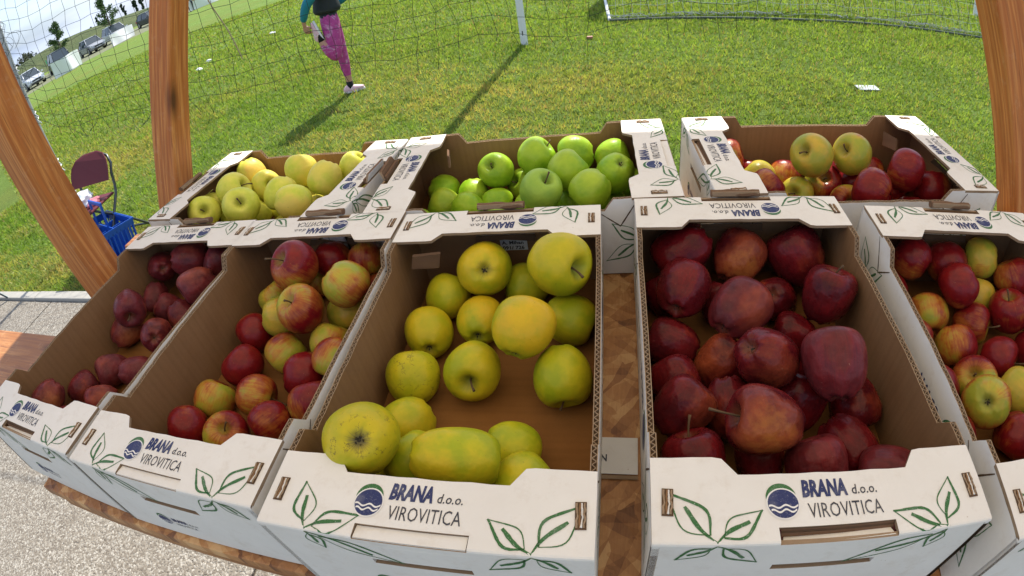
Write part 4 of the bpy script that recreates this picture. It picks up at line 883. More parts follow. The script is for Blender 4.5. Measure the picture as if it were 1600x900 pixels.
# ================================================================== APPLES
def apple_mesh(h=.9, taper=.12, d1=.42, w1=.27, d2=.22, w2=.24, lobes=.02, shoulder=2.4, seed=0, sx=1.0, nu=40, nv=30):
    rg = random.Random(seed); ph = rg.uniform(0, 6); ph2 = rg.uniform(0, 6); tilt = rg.uniform(-.05, .05); vs = []; fs = []
    for i in range(nv + 1):
        t = math.pi * i / nv; c = math.cos(t); s = math.sin(t)
        e = 2 / shoulder; rr = abs(s) ** e if 0 < i < nv else 0.0; zz = (1 if c > 0 else -1) * abs(c) ** e * h
        for j in range(nu):
            a = 2 * math.pi * j / nu
            lo = 1 + lobes * math.cos(5 * a + ph) * max(0, -zz / h * .9 + .25) + .5 * lobes * math.cos(5 * a + ph) * max(0, zz)
            wob = 1 + .022 * math.sin(2 * a + ph2) + .012 * math.sin(3 * a + ph)
            r = rr * (1 - taper * (.5 - zz / (2 * h)) * 1.0 - (.04 * max(0, zz / h))) * lo * wob
            z = zz
            q = rr
            if zz > 0: z -= d1 * math.exp(-(q / w1) ** 1.7) + .03 * math.cos(2 * a + ph) * q * (1 - q) 
            else: z += d2 * math.exp(-(q / w2) ** 1.8) - lobes * 1.3 * max(0, math.cos(5 * a + ph)) * math.exp(-((q - .42) / .2) ** 2)
            x, y = r * math.cos(a) * sx, r * math.sin(a); vs.append((x + tilt * z, y, z))
    top, bot = 0, nv
    # poles: collapse first and last ring to a single vertex
    V = [vs[0]] + vs[nu:nv * nu] + [vs[nv * nu]]; F = []
    idx = lambda i, j: 1 + (i - 1) * nu + (j % nu)
    for j in range(nu): F.append((0, idx(1, j), idx(1, j + 1))); F.append((len(V) - 1, idx(nv - 1, j + 1), idx(nv - 1, j)))
    for i in range(1, nv - 1):
        for j in range(nu): F.append((idx(i, j), idx(i + 1, j), idx(i + 1, j + 1), idx(i, j + 1)))
    return V, F, (h - d1, -(h - d2))
SHAPES = {
 'golden': [dict(h=.94, taper=.19, d1=.46, w1=.25, d2=.24, w2=.26, lobes=.025, shoulder=2.25, seed=s) for s in (1, 2, 3)],
 'round': [dict(h=.86, taper=.14, d1=.40, w1=.27, d2=.20, w2=.24, lobes=.018, shoulder=2.35, seed=s) for s in (4, 5, 6)],
 'delicious': [dict(h=.98, taper=.30, d1=.42, w1=.27, d2=.24, w2=.26, lobes=.05, shoulder=2.6, seed=s) for s in (7, 8, 9)],
 'green': [dict(h=.90, taper=.16, d1=.40, w1=.22, d2=.22, w2=.24, lobes=.028, shoulder=2.3, seed=s) for s in (10, 11, 12)],
 'oblong': [dict(h=1.42, taper=.20, d1=.3, w1=.3, d2=.2, w2=.3, lobes=.03, shoulder=2.5, seed=13)],
}
def apple_mat(name, kind):
    t = NT(name); v = t.coord(); seed = t.attr('seed'); amt = t.attr('blush'); pd = t.attr('pale', 'OBJECT', 'Vector')
    bloom = t.attr('bloom')
    off = t.comb(t.m('MULTIPLY', seed, 37.0), t.m('MULTIPLY', seed, 11.0), t.m('MULTIPLY', seed, 23.0))
    p = t.sep(v); vo = t.vm('ADD', v, off)
    rad = t.m('SQRT', t.m('ADD', t.m('MULTIPLY', p[0], p[0]), t.m('MULTIPLY', p[1], p[1])))
    nrm = t.vm('NORMALIZE', t.comb(p[0], p[1], 0.0))
    ringv = t.vm('ADD', nrm, off)
    streak = t.noise(t.vm('ADD', t.vm('MULTIPLY', nrm, (7, 7, 1)), t.comb(t.m('MULTIPLY', seed, 31), 0.0, t.m('MULTIPLY', p[2], .9))), 1.6, 5, .7)
    big = t.noise(vo, 1.3, 3, .55); mid = t.noise(vo, 4, 4, .6); fine = t.noise(vo, 26, 3, .7)
    dirv = t.vm('DOT_PRODUCT', t.vm('NORMALIZE', v), pd, out='Value')
    top = t.m('GREATER_THAN', p[2], 0.0)
    def win(x, a, b): return t.ramp(x, [(a, 0), (b, 1)])
    if kind == 'golden':
        col = t.mix(win(big, .38, .66), (.34, .40, .012), (.54, .50, .016)); col = t.mix(t.m('MULTIPLY', amt, t.ramp(t.m('ADD', t.m('MULTIPLY', dirv, .35), big), [(.30, .15), (.75, 1)])), col, (.68, .40, .014))
        col = t.mix(t.ramp(mid, [(.5, 0), (.75, .22)]), col, (.26, .38, .015)); dot = (.12, .09, .02); dsz = .07; dmx = .75; rough = .40
    elif kind == 'green':
        col = t.mix(win(big, .35, .66), (.22, .42, .016), (.36, .55, .030)); col = t.mix(t.m('MULTIPLY', amt, win(t.m('ADD', t.m('MULTIPLY', dirv, .3), big), .35, .75)), col, (.45, .46, .05))
        col = t.mix(t.m('MULTIPLY', bloom, .5), col, (.36, .44, .20)); dot = (.45, .55, .25); dsz = .045; dmx = .5; rough = .36
    elif kind == 'yellow':
        col = t.mix(win(big, .35, .68), (.56, .62, .06), (.80, .77, .13)); col = t.mix(t.m('MULTIPLY', amt, win(t.m('ADD', t.m('MULTIPLY', dirv, .3), big), .3, .72)), col, (.72, .50, .10))
        dot = (.30, .26, .10); dsz = .04; dmx = .5; rough = .42
    elif kind == 'bicolour':
        pale = t.mix(win(big, .36, .64), (.32, .34, .035), (.56, .37, .045)); red = t.mix(win(mid, .3, .7), (.22, .010, .010), (.14, .005, .010)); org = t.mix(mid, (.36, .085, .018), (.44, .16, .03))
        x = t.m('ADD', t.m('ADD', t.m('MULTIPLY', dirv, -.50), t.m('MULTIPLY', t.m('SUBTRACT', streak, .5), .75)), t.m('ADD', t.m('MULTIPLY', t.m('SUBTRACT', big, .5), 1.5), t.m('MULTIPLY', t.m('SUBTRACT', amt, .50), 1.7)))
        col = t.mix(t.ramp(t.m('ADD', x, .5), [(.10, 0), (.50, 1)]), pale, org); col = t.mix(t.ramp(t.m('ADD', x, .5), [(.42, 0), (.85, 1)]), col, red)
        dot = (.62, .42, .25); dsz = .05; dmx = .7; rough = .30
    else:
        red = t.mix(win(big, .3, .7), (.055, .003, .006), (.175, .008, .011)); red = t.mix(t.m('MULTIPLY', win(streak, .45, .7), .6), red, (.045, .004, .008))
        x = t.m('ADD', t.m('MULTIPLY', dirv, .55), t.m('ADD', t.m('MULTIPLY', t.m('SUBTRACT', big, .5), 1.3), t.m('MULTIPLY', t.m('SUBTRACT', amt, .5), 1.3)))
        col = t.mix(t.ramp(x, [(.12, 0), (.85, .9)]), red, (.36, .085, .03)); pt = t.attr('patch'); col = t.mix(t.m('MULTIPLY', pt, t.ramp(t.m('ADD', t.m('MULTIPLY', dirv, .8), t.m('MULTIPLY', t.m('SUBTRACT', mid, .5), .9)), [(.55, 0), (1.0, 1)])), col, (.50, .19, .03))
        col = t.mix(t.m('MULTIPLY', bloom, t.ramp(mid, [(.25, .10), (.7, .42)])), col, (.36, .13, .14)); dot = (.55, .34, .26); dsz = .05; dmx = .6; rough = .25
    # lenticels
    vd = t.vor(t.vm('ADD', vo, t.vm('MULTIPLY', t.noise(vo, 5, 2, .5, out='Color'), (.2, .2, .2))), 9.5, 'F1'); gate = t.ramp(t.noise(vo, 2.7, 3, .6), [(.42, 0), (.60, 1)])
    col = t.mix(t.m('MULTIPLY', t.m('MULTIPLY', t.ramp(vd, [(dsz, 1), (dsz + .035, 0)]), gate), dmx), col, dot)
    vd2 = t.vor(vo, 21, 'F1'); col = t.mix(t.m('MULTIPLY', t.ramp(vd2, [(.05, 1), (.12, 0)]), t.m('MULTIPLY', gate, .35)), col, dot)
    # cavity and calyx
    rays = t.noise(t.vm('ADD', t.vm('MULTIPLY', nrm, (6, 6, 0)), off), 2.2, 3, .7)
    rr = t.m('ADD', rad, t.m('MULTIPLY', t.m('SUBTRACT', rays, .5), .34))
    cav = t.m('MULTIPLY', t.ramp(rr, [(.10, 1), (.36, 0)]), top)
    cavc = {'golden': (.19, .21, .03), 'green': (.16, .24, .03), 'yellow': (.32, .34, .05), 'bicolour': (.24, .20, .04), 'dark': (.16, .06, .025)}[kind]
    col = t.mix(t.m('MULTIPLY', cav, .75), col, cavc)
    rus = t.attr('russet'); cal = t.m('MULTIPLY', t.ramp(rr, [(.08, 1), (.30, 0)]), t.m('SUBTRACT', 1, top))
    col = t.mix(t.m('MULTIPLY', cal, t.m('ADD', .55, t.m('MULTIPLY', rus, .4))), col, (.10, .085, .045) if kind != 'dark' else (.20, .09, .05))
    ruscrack = t.vor(t.vm('ADD', t.map(v, (3.2, 3.2, 6)), t.vm('MULTIPLY', t.noise(v, 7, 4, .7, out='Color'), (1.4, 1.4, 1.4))), 1, 'DISTANCE_TO_EDGE'); low = t.m('MULTIPLY', t.ramp(t.m('ADD', big, t.m('MULTIPLY', dirv, .25)), [(.58, 0), (.66, 1)]), t.m('MULTIPLY', rus, .85))
    col = t.mix(t.m('MULTIPLY', t.m('MULTIPLY', t.ramp(ruscrack, [(.012, 1), (.045, 0)]), low), t.ramp(t.noise(vo, 3.5, 3), [(.50, 0), (.60, 1)])), col, (.10, .075, .02))
    scar = t.attr('scar'); sc = t.ramp(t.vor(t.map(v, (2.2, 2.2, 2.6)), 2.2, 'F1'), [(.05, 1), (.09, 0)]); col = t.mix(t.m('MULTIPLY', sc, scar), col, (.12, .07, .03))
    t.set(Base_Color=col, Roughness=t.m('ADD', t.m('ADD', rough - .06, t.m('MULTIPLY', mid, .14)), t.m('MULTIPLY', bloom, .2)))
    t.b.inputs['Specular IOR Level'].default_value = .20 if kind == 'dark' else .28
    t.b.inputs['Subsurface Weight'].default_value = .0
    t.bump(t.m('ADD', big, t.m('MULTIPLY', fine, .02)), .25, .010 if kind != 'dark' else .016); return t.mat
AM = {'3': ('golden', 'golden'), 'A': ('yellow', 'golden'), 'B': ('green', 'green'), '2': ('bicolour', 'round'), '5': ('bicolour', 'round'), 'C': ('bicolour', 'round'), '1': ('dark', 'delicious'), '4': ('dark', 'delicious')}
MATS = {k: apple_mat('%s_apple_skin' % k, k) for k in ('golden', 'yellow', 'green', 'bicolour', 'dark')}
MESH = {}
def amesh(shape, i, kind):
    key = (shape, i, kind)
    if key not in MESH:
        V, F, ends = apple_mesh(**SHAPES[shape][i]); me = bpy.data.meshes.new('apple'); me.from_pydata(V, [], F); me.materials.append(MATS[kind]); me.polygons.foreach_set('use_smooth', [True] * len(F)); me.update(); MESH[key] = (me, ends)
    return MESH[key]
STEM = flat('dry_apple_stem', (.11, .065, .03), .8, 0, .3, 9); SEPAL = flat('dry_calyx', (.045, .035, .02), .9, 0, .3, 9)
def stem_mesh(k):
    rg = random.Random(k); ln = rg.uniform(.50, .85) if k else .95; bend = rg.uniform(-.22, .22)
    pts = [(bend * (i / 6) ** 2, .10 * (i / 6) ** 2 * rg.choice((1, 1)), -.03 + ln * i / 6) for i in range(7)]
    return MB().tube(pts, [.045, .032, .028, .027, .029, .036, .045], 8).mesh('stem', STEM, True)
STEMS = [stem_mesh(k) for k in range(5)]
def calyx_mesh():
    mb = MB()
    for k in range(5):
        a = 2 * math.pi * k / 5; ca, sa = math.cos(a), math.sin(a)
        def P(r, s, z): return (r * ca - s * sa, r * sa + s * ca, z)
        mb.add([P(.03, -.035, -.01), P(.03, .035, -.01), P(.10, .028, -.07), P(.10, -.028, -.07), P(.085, 0, -.15)], [(0, 1, 2, 3), (3, 2, 4)])
    mb.lathe([(.05, 0), (.055, -.02), (.02, -.045)], 8); return mb.mesh('calyx', SEPAL)
CALYX = calyx_mesh()
arng = random.Random(11)
for key, (suffix, lst) in APPLES.items():
    kind, shape = AM[key]; nburied = 0
    for n, (x, y, z, r, ax, ay, az, end, blush, opt, lab) in enumerate(lst):
        sh = 'oblong' if 'O' in opt else shape
        si = arng.randrange(len(SHAPES[sh])); me, ends = amesh(sh, si, kind)
        axis = Vector((ax, ay, az)).normalized(); q = axis.to_track_quat('Z', 'Y') @ Quaternion((0, 0, 1), arng.uniform(0, 6.28))
        o = link('apple', me); k = r * (1.03 if kind != 'dark' else 1.02)
        if sh == 'oblong': k = r * .97
        o.rotation_mode = 'QUATERNION'; o.rotation_quaternion = q; o.location = (x, y, z + Z0)
        fx = arng.uniform(.97, 1.03); o.scale = (k * fx, k / fx, k * arng.uniform(.96, 1.02))
        tocam = (cam.matrix_world.translation - o.location).normalized(); inv = q.inverted()
        if 'Y' in opt: pale = inv @ tocam
        elif 'P' in opt: pale = inv @ (tocam + Vector((.25, -.1, -.35))).normalized()
        elif 'R' in opt: pale = inv @ (tocam + Vector((-.2, 0, .1))).normalized()
        else: pale = Vector((arng.uniform(-1, 1), arng.uniform(-1, 1), arng.uniform(-.5, .5))).normalized() 
        o['seed'] = arng.random(); o['blush'] = float(blush); o['pale'] = [float(c) for c in pale]
        o['bloom'] = .4 if 'W' in opt or 'G' in opt else (arng.uniform(.35, .75) if key == '1' else arng.uniform(.0, .12) if kind == 'dark' else 0.0)
        o['patch'] = .6 if 'P' in opt else 0.0; o['russet'] = 1.0 if 'R' in opt else 0.0; o['scar'] = 1.0 if 'K' in opt or 'scar' in (lab or '') else 0.0
        if lab is None: tag(o, 'mostly buried apple at the bottom ' + suffix.replace('in the', 'of the'), 'apple', 'apples buried ' + suffix)
        else: tag(o, (lab + ' ' + suffix).replace(',', ','), 'apple', 'apples ' + suffix)
        if end == 'S': link('stem', STEMS[0 if 'long stem' in (lab or '') or 'pointing left' in (lab or '') else arng.randrange(1, 5)], o, (0, 0, ends[0]))
        elif end == 'C': link('calyx', CALYX, o, (0, 0, ends[1]))
        elif 'stem' in (lab or '') : link('stem', STEMS[2], o, (0, 0, ends[0]))
# ================================================================== THINGS ON THE FIELD
WHITEP = flat('white_enamel', (.78, .79, .80), .4, 0, .05); GALV = flat('galvanised_steel', (.42, .43, .44), .45, .6, .15)
pole = MB().tube([(0, 0, 0.0), (0, 0, 3.9)], .048, 18).build('tube', WHITEP, None, True)
pr_ = empty('white_pole', (-1.13, 6.62, 0), 0, 'slim white metal pole standing in the lawn behind the crates', 'pole'); pole.parent = pr_; auto_smooth(pole)
MB().box(-.006, .006, -.0495, -.0475, .13, .19).build('bolt_slot', flat('dark_hole', (.03, .03, .03)), pr_)

# ---- hanging ball-stop net
NETM = flat('dark_green_net_cord', (.018, .026, .018), .8); NY = 0.0; NX0, NX1 = -4.62, 7.4; MESHW = .128
net = empty('ball_net', (0, NY, 0), 0, 'dark wide-mesh ball net hanging behind the stall across the view', 'net')
def nbot(x): 
    return float(np.interp(x, [-4.7, -4.3, -3.6, -2.6, -1.6, 0, 1.2, 2.5, 7.5], [1.15, .95, .86, .78, .76, .70, .78, .88, .85])) + .025 * math.sin(x * 5.1)
def nline(x): return 3.38 + (.175 * x if x < 0 else .03 * x)
def npt(x, k, top=3.3):
    zb = nbot(x); z = zb + (top - zb) * k
    sag = .035 * math.sin(x * 1.7 + z * 2.1) * (1 - k)
    return Vector((x + .028 * math.sin(z * 7.3 + x * 5.1) * (1 - k * .6) + .015 * math.sin(x * 23 + z * 31), nline(x) + .06 * math.sin(x * .55 + .6) + sag + .05 * math.sin(z * 2.2 + x), z + .020 * math.sin(x * 6.1) * (1 - k) + .008 * math.sin(x * 29 + z * 17)))
nv_ = int((NX1 - NX0) / MESHW); nh = 21
vert = MB(); hor = MB()
for i in range(nv_ + 1):
    x = NX0 + i * MESHW; e0 = npt(x, 0); vert.tube([npt(x, k / (nh * 1.0)) if k else e0.lerp(npt(x, 1 / nh), random.uniform(-.3, .7)) + Vector((random.uniform(-.03, .03), 0, 0)) for k in range(nh + 1)], .0019, 3, cap=False)
for k in range(1, nh + 1):
    hor.tube([npt(NX0 + i * MESHW, k / nh) for i in range(nv_ + 1)], .0019, 3, cap=False)
tag(vert.build('upright_cord', NETM, net), kind='stuff'); tag(hor.build('level_cord', NETM, net), kind='stuff')
MB().tube([npt(NX0 + (NX1 - NX0) * i / 40, 1) + Vector((0, 0, .01)) for i in range(41)], .005, 6).build('top_rope', NETM, net)
edge = MB()
for q in range(3):     # slack, tangled side edge and loose bunches
    edge.tube([npt(NX0 - .02 + .0 * q, k / 30) + Vector((.09 * math.sin(k * (1.1 + .3 * q) + q) - .03, .05 * math.cos(k * .9 + q), .03 * math.sin(k * 2 + q))) for k in range(31)], .0022, 4)
for (cx, cz, s) in ((-4.15, .98, .10), (-3.6, .86, .08), (-4.60, 1.65, .07), (-4.64, 1.95, .09)):
    edge.tube([(cx + s * math.sin(t * 1.9) * (1 + .3 * math.sin(t * .7)), nline(cx) + .1 * math.sin(t * .55), cz + s * .8 * math.cos(t * 1.3)) for t in np.linspace(0, 12, 46)], .0015, 4)
edge.build('tangled_edge', NETM, net)
cordm = flat('tan_hemp_cord', (.34, .27, .15), .9)
def ycord(px): return px
cord = MB().tube([(-2.62 + dx, nline(-2.6) - .02, z) for dx, z in ((-.10, 2.02), (-.08, 1.80), (-.05, 1.66), (.0, 1.57), (.02, 1.50), (.05, 1.42), (.085, 1.32), (.11, 1.20), (.125, 1.09))], .005, 6).build('hanging_cord', cordm, net)
np1 = empty('net_pole', (-4.66, 2.52, 0), 0, 'grey steel net pole with wire ties, just right of the far left post', 'pole', 'steel poles holding the ball net')
auto_smooth(MB().tube([(0, 0, 0), (0, 0, 3.45)], .026, 12).build('tube', GALV, np1))
ties = MB()
for z in (.25, .5, .72, .78, 1.2, 1.26, 1.7, 2.1, 2.16, 2.6, 3.0): ties.tube([(.034 * math.cos(a), .034 * math.sin(a), z + .02 * math.sin(a)) for a in np.linspace(0, 6.3, 13)] + [(.13, -.03, z - .03)], .004, 4)
tag(ties.build('wire_ties', GALV, np1), kind='stuff')
np2 = empty('net_pole', (7.5, 3.65, 0), 0, 'grey steel net pole far to the right, outside the photo', 'pole', 'steel poles holding the ball net'); auto_smooth(MB().tube([(0, 0, 0), (0, 0, 3.45)], .036, 12).build('tube', GALV, np2))

# ---- football goal lying back-to-camera
goal = empty('football_goal', (0, 7.62, 0), 0, 'football goal seen from behind with its white ground bar in the grass', 'goal')
bar = MB(); bar.tube([(-.02, -.06, .035), (2.6, -.20, .033), (5.2, -.14, .033), (7.3, 0, .035)], .019, 10); auto_smooth(bar.build('rear_ground_bar', flat('shade_darkened_bar', (.09, .11, .08), .8, .0, .6, 6), goal))  # white bar coloured dark grey-green for its shadow line in the grass
auto_smooth(MB().tube([(-.02, -.06, .045), (-.10, 2.1, .055)], .024, 10).build('side_ground_bar', WHITEP, goal)); auto_smooth(MB().tube([(7.3, 0, .045), (7.3, 2.1, .055)], .024, 10).build('side_ground_bar', WHITEP, goal))
for x in (-.10, 7.3): auto_smooth(MB().tube([(x, 2.1, 0), (x, 2.1, 2.44)], .055, 12).build('upright', WHITEP, goal))
auto_smooth(MB().tube([(-.10, 2.1, 2.44), (7.3, 2.1, 2.44)], .055, 12).build('crossbar', WHITEP, goal))
gn = MB(); GN = flat('pale_goal_net_cord', (.55, .55, .48), .8)
for i in range(60):
    x = -.05 + i * .1225; gn.tube([(x + .02 * math.sin(i), 2.1, 2.4), (x, 1.2 + .05 * math.sin(i * 1.3), 1.55), (x + .03 * math.sin(i * 2.1), .45, .55), (x, .12 + .05 * math.sin(i * 1.9), .06)], .0028, 3, cap=False)
for k in range(18):
    q = k / 17; y = 2.1 * (1 - q) ** 1.1 + .12 * q; z = 2.4 * (1 - q) + .05; gn.tube([(-.05 + j * .365, y + .04 * math.sin(j * 1.7 + k), z + .03 * math.sin(j * 2.3 + k * .8)) for j in range(21)], .0028, 3, cap=False)
rgn = random.Random(5)
for k in range(60):
    x = rgn.uniform(.1, 7); gn.tube([(x + .12 * math.sin(t + k), .16 + .07 * math.cos(t * 1.7 + k), .035 + .025 * math.sin(t * 2.3)) for t in np.linspace(0, 4, 14)], .004, 4)
tag(gn.build('goal_net', GN, goal), kind='stuff')
bun = MB()
for q in range(46): bun.tube([(-.10 + .16 * math.sin(k * .8 + q) * (1 - abs(k - 5) / 9), 2.0 + .13 * math.cos(k * 1.1 + q * 2), 2.38 - k * .22) for k in range(11)], .006, 3, cap=False)
tag(bun.build('gathered_net', GN, goal), kind='stuff')
block = MB().bbox(-.04, .04, -.025, .025, 0, .03, .006).build('ground_peg', flat('brick_red_block', (.38, .16, .10))); block.location = (-.28, 6.62, .01); tag(block, 'small reddish block in the grass left of the goal corner', 'block')
crumple('paper_scrap', (-8.55, 9.0, .03), .10, 'lower white scrap of litter on the lawn at upper left'); crumple('paper_scrap', (-8.9, 9.8, .03), .09, 'upper white scrap of litter on the lawn at upper left')
crumple('paper_scrap', (-8.2, 11.6, .03), .09, 'single white scrap of litter on the lawn, far from the other two')

# ---- folding chairs
MAROON = flat('maroon_chair_board', (.13, .026, .032), .55, 0, .06, spec=.2); TUBE = flat('dark_grey_steel_tube', (.075, .085, .085), .35, .5, .1)
def folding_chair(loc, rz, label, rec=.50):
    t = empty('folding_chair', loc, rz, label, 'chair', 'maroon folding chairs')
    # chair faces local -y; w = .42
    def bk(x, h): return Vector((x, h * math.sin(rec), .575 + h * math.cos(rec)))
    pts = []
    outline = [(-.235, -.01), (-.240, .09), (-.225, .16), (-.18, .21), (-.09, .235), (.09, .235), (.18, .21), (.225, .16), (.240, .09), (.235, -.01)]
    mb = MB(); n = len(outline); vs = [bk(x, h) + Vector((0, -.012 + .03 * (abs(x) / .21) ** 2 * -1, 0)) for x, h in outline]; vb = [v + Vector((0, .010, .004)) for v in vs]
    mb.add(vs + vb, [tuple(range(n)), tuple(range(n, 2 * n))[::-1]] + [(i, n + i, n + (i + 1) % n, (i + 1) % n) for i in range(n)]); mb.build('backrest', MAROON, t)
    sc = MB()
    for (x, h) in ((-.185, .02), (.185, .02), (0, .19)): p = bk(x, h) + Vector((0, -.018 - .03 * (abs(x) / .21) ** 2, 0)); sc.lathe([(.006, -.002), (.006, .002), (.002, .004)], 8, 0, Matrix.Translation(p) @ Matrix.Rotation(R(90), 4, 'X'))
    tag(sc.build('screws', GALV, t), kind='stuff')
    seat = MB().bbox(-.20, .20, -.40, -.03, .435, .455, .008).build('seat', MAROON, t)
    fr = [bk(x, h) + Vector((0, .012, 0)) for x, h in ((-.215, .02), (-.222, .10), (-.19, .17), (-.1, .205), (.1, .205), (.19, .17), (.228, .10), (.222, .02))]
    auto_smooth(MB().tube([(-.21, -.46, .015), (-.21, -.02, .44), (-.208, .01, .50)] + fr + [(.208, .01, .50), (.21, -.02, .44), (.21, -.46, .015)], .012, 10).build('frame', TUBE, t), 60)
    for s in (-1, 1): auto_smooth(MB().tube([(s * .185, -.30, .44), (s * .19, -.06, .24), (s * .195, .16, .012)], .011, 8).build('leg', TUBE, t), 60)
    auto_smooth(MB().tube([(-.195, .16, .02), (.195, .16, .02)], .010, 8).build('stretcher', TUBE, t), 60)
    return t
folding_chair((-4.03, 2.38, .004), .127, 'maroon folding chair with white bag on its seat, on the lawn at left')
folding_chair((-5.42, 1.22, .004), 1.9, 'folding chair of which only a dark steel leg shows at the left picture edge')
def soft(name, mat, s, loc, seed, lab, cat, rot=(0, 0, 0)):
    bm = bmesh.new(); bmesh.ops.create_icosphere(bm, subdivisions=4, radius=1)
    for v in bm.verts:
        n = mnoise.noise(v.co * 1.7 + Vector((seed, 0, 0))) * .35 + mnoise.noise(v.co * 5 + Vector((0, seed, 0))) * .13; v.co *= 1 + n
        if v.co.z < -.6: v.co.z = -.6
    bm.transform(Matrix.Diagonal((*s, 1))); o = MB().bm(bm).build(name, mat, None, True); o.location = loc; o.rotation_euler = rot; tag(o, lab, cat); return o
soft('plastic_bag', flat('white_plastic_film', (.72, .75, .80), .35), (.14, .11, .065), (-4.08, 2.2, .502), 3, 'crumpled white plastic bag on the seat of the maroon chair', 'bag')
soft('pink_cloth', flat('pink_fabric', (.62, .20, .24), .9), (.045, .07, .03), (-3.89, 2.2, .476), 8, 'small pink cloth beside the white bag on the chair seat', 'cloth')
# ---- blue bottle carrier
BLUE = flat('blue_crate_plastic', (.012, .085, .42), .35, 0, .1)
bk = empty('bottle_carrier', (-3.79, 2.05, .05), 0, 'blue plastic bottle carrier with raised handle beside the maroon chair', 'basket', rot=(R(-7), R(6), R(-12)))
bw, bd, bh = .205, .165, .29
base = MB(); base.bbox(-bw + .015, bw - .015, -bd + .015, bd - .015, 0, .012, .004); base.build('base', BLUE, bk)
for (nm, fx) in (('side', 1), ('side', -1)):
    mb = MB()
    for k in range(9): x = fx * bw - fx * .004; y = -bd + .012 + k * (2 * bd - .024) / 8; mb.box(x - .004, x + .004, y - .005, y + .005, .01, bh - .03)
    mb.box(fx * bw - .008 if fx > 0 else -bw, fx * bw if fx > 0 else -bw + .008, -bd, bd, bh - .05, bh); mb.box(fx * bw - .008 if fx > 0 else -bw, fx * bw if fx > 0 else -bw + .008, -bd, bd, .0, .07); mb.build(nm, BLUE, bk)
for fy in (1, -1):
    mb = MB(); y0, y1 = (bd - .008, bd) if fy > 0 else (-bd, -bd + .008)
    mb.box(-bw + .008, bw - .008, y0, y1, bh - .06, bh)
    mb.box(-bw + .008, bw - .008, y0, y1, .0, .08)
    for k in range(7): x = -bw + .03 + k * (2 * bw - .06) / 6; mb.box(x - .011, x + .011, y0, y1, .08, bh - .06)
    mb.build('end', BLUE, bk)
mb = MB(); mb.box(-bw + .008, bw - .008, -.004, .004, .01, bh - .01)
for x in (-.065, .065): mb.box(x - .003, x + .003, -bd + .008, bd - .008, .01, bh - .04)
mb.build('divider', BLUE, bk)
MB().box(-bw, bw, -bd - .006, -bd, bh - .012, bh + .004).box(-bw, bw, bd, bd + .006, bh - .012, bh + .004).box(-bw - .006, -bw, -bd - .006, bd + .006, bh - .012, bh + .004).box(bw, bw + .006, -bd - .006, bd + .006, bh - .012, bh + .004).build('rim', BLUE, bk)
hd = MB(); hd.bbox(-.105, -.080, -.008, .008, bh - .02, bh + .17, .004); hd.bbox(.080, .105, -.008, .008, bh - .02, bh + .17, .004); hd.bbox(-.105, .105, -.009, .009, bh + .165, bh + .195, .006)
hd.build('handle', BLUE, bk)

# ================================================================== PERSON stretching on the lawn
def mat_leggings():
    t = NT('magenta_tie_dye_leggings'); v = t.coord(); a = t.noise(v, 9, 3, .6, 1.5)
    col = t.mix(t.ramp(a, [(.53, 0), (.66, .75)]), (.50, .06, .27), (.66, .42, .58)); col = t.mix(t.ramp(t.noise(v, 24, 3), [(.35, .4), (.6, 0)]), col, (.24, .02, .14))
    t.set(Base_Color=col, Roughness=.75); t.bump(t.noise(t.map(v, (1, 1, .4)), 30, 3), .5, .01); return t.mat
SKIN = flat('skin', (.52, .27, .18), .55, 0, .08); LEG = mat_leggings(); TEAL = flat('teal_sleeve_knit', (.012, .20, .27), .8, 0, .15); BLK = flat('black_vest_quilting', (.012, .016, .016), .7, 0, .3)
SHOE = flat('pale_pink_running_shoe', (.78, .50, .54), .6, 0, .12); SOLE = flat('white_shoe_sole', (.8, .78, .78), .6); SOCK = flat('black_sock', (.012, .012, .014), .9); HAIR = flat('brown_hair', (.06, .03, .014), .6, 0, .4, 60)
def skin_mesh(chains, name, mats, parent, sub=2, classify=None, root=0):
    """chains: lists of (x,y,z,r); points shared by identical coordinates"""
    idx = {}; vs = []; rs = []; es = []
    for ch in chains:
        prev = None
        for p in ch:
            k = tuple(round(c, 4) for c in p[:3])
            if k not in idx: idx[k] = len(vs); vs.append(p[:3]); rs.append(p[3])
            if prev is not None and prev != idx[k]: es.append((prev, idx[k]))
            prev = idx[k]
    me = bpy.data.meshes.new('skel'); me.from_pydata(vs, es, []); o = bpy.data.objects.new('skel', me); C.objects.link(o)
    m = o.modifiers.new('s', 'SKIN'); m.use_smooth_shade = True; m.branch_smoothing = .6
    for i, sv in enumerate(me.skin_vertices[0].data):
        r = rs[i]; sv.radius = (r, r) if not isinstance(r, tuple) else r; sv.use_root = (i == root)
    s = o.modifiers.new('u', 'SUBSURF'); s.levels = sub; s.render_levels = sub
    dg = bpy.context.evaluated_depsgraph_get(); ev = o.evaluated_get(dg); nm = bpy.data.meshes.new_from_object(ev, depsgraph=dg); nm.name = name
    bpy.data.objects.remove(o); nm.materials.clear()
    for mt in mats: nm.materials.append(mt)
    for p in nm.polygons: p.use_smooth = True; p.material_index = classify(p.center) if classify else 0
    return link(name, nm, parent)
per = empty('person', (-2.99, 5.30, .0), R(28), 'person in magenta patterned leggings and black vest stretching one leg on the lawn', 'person')
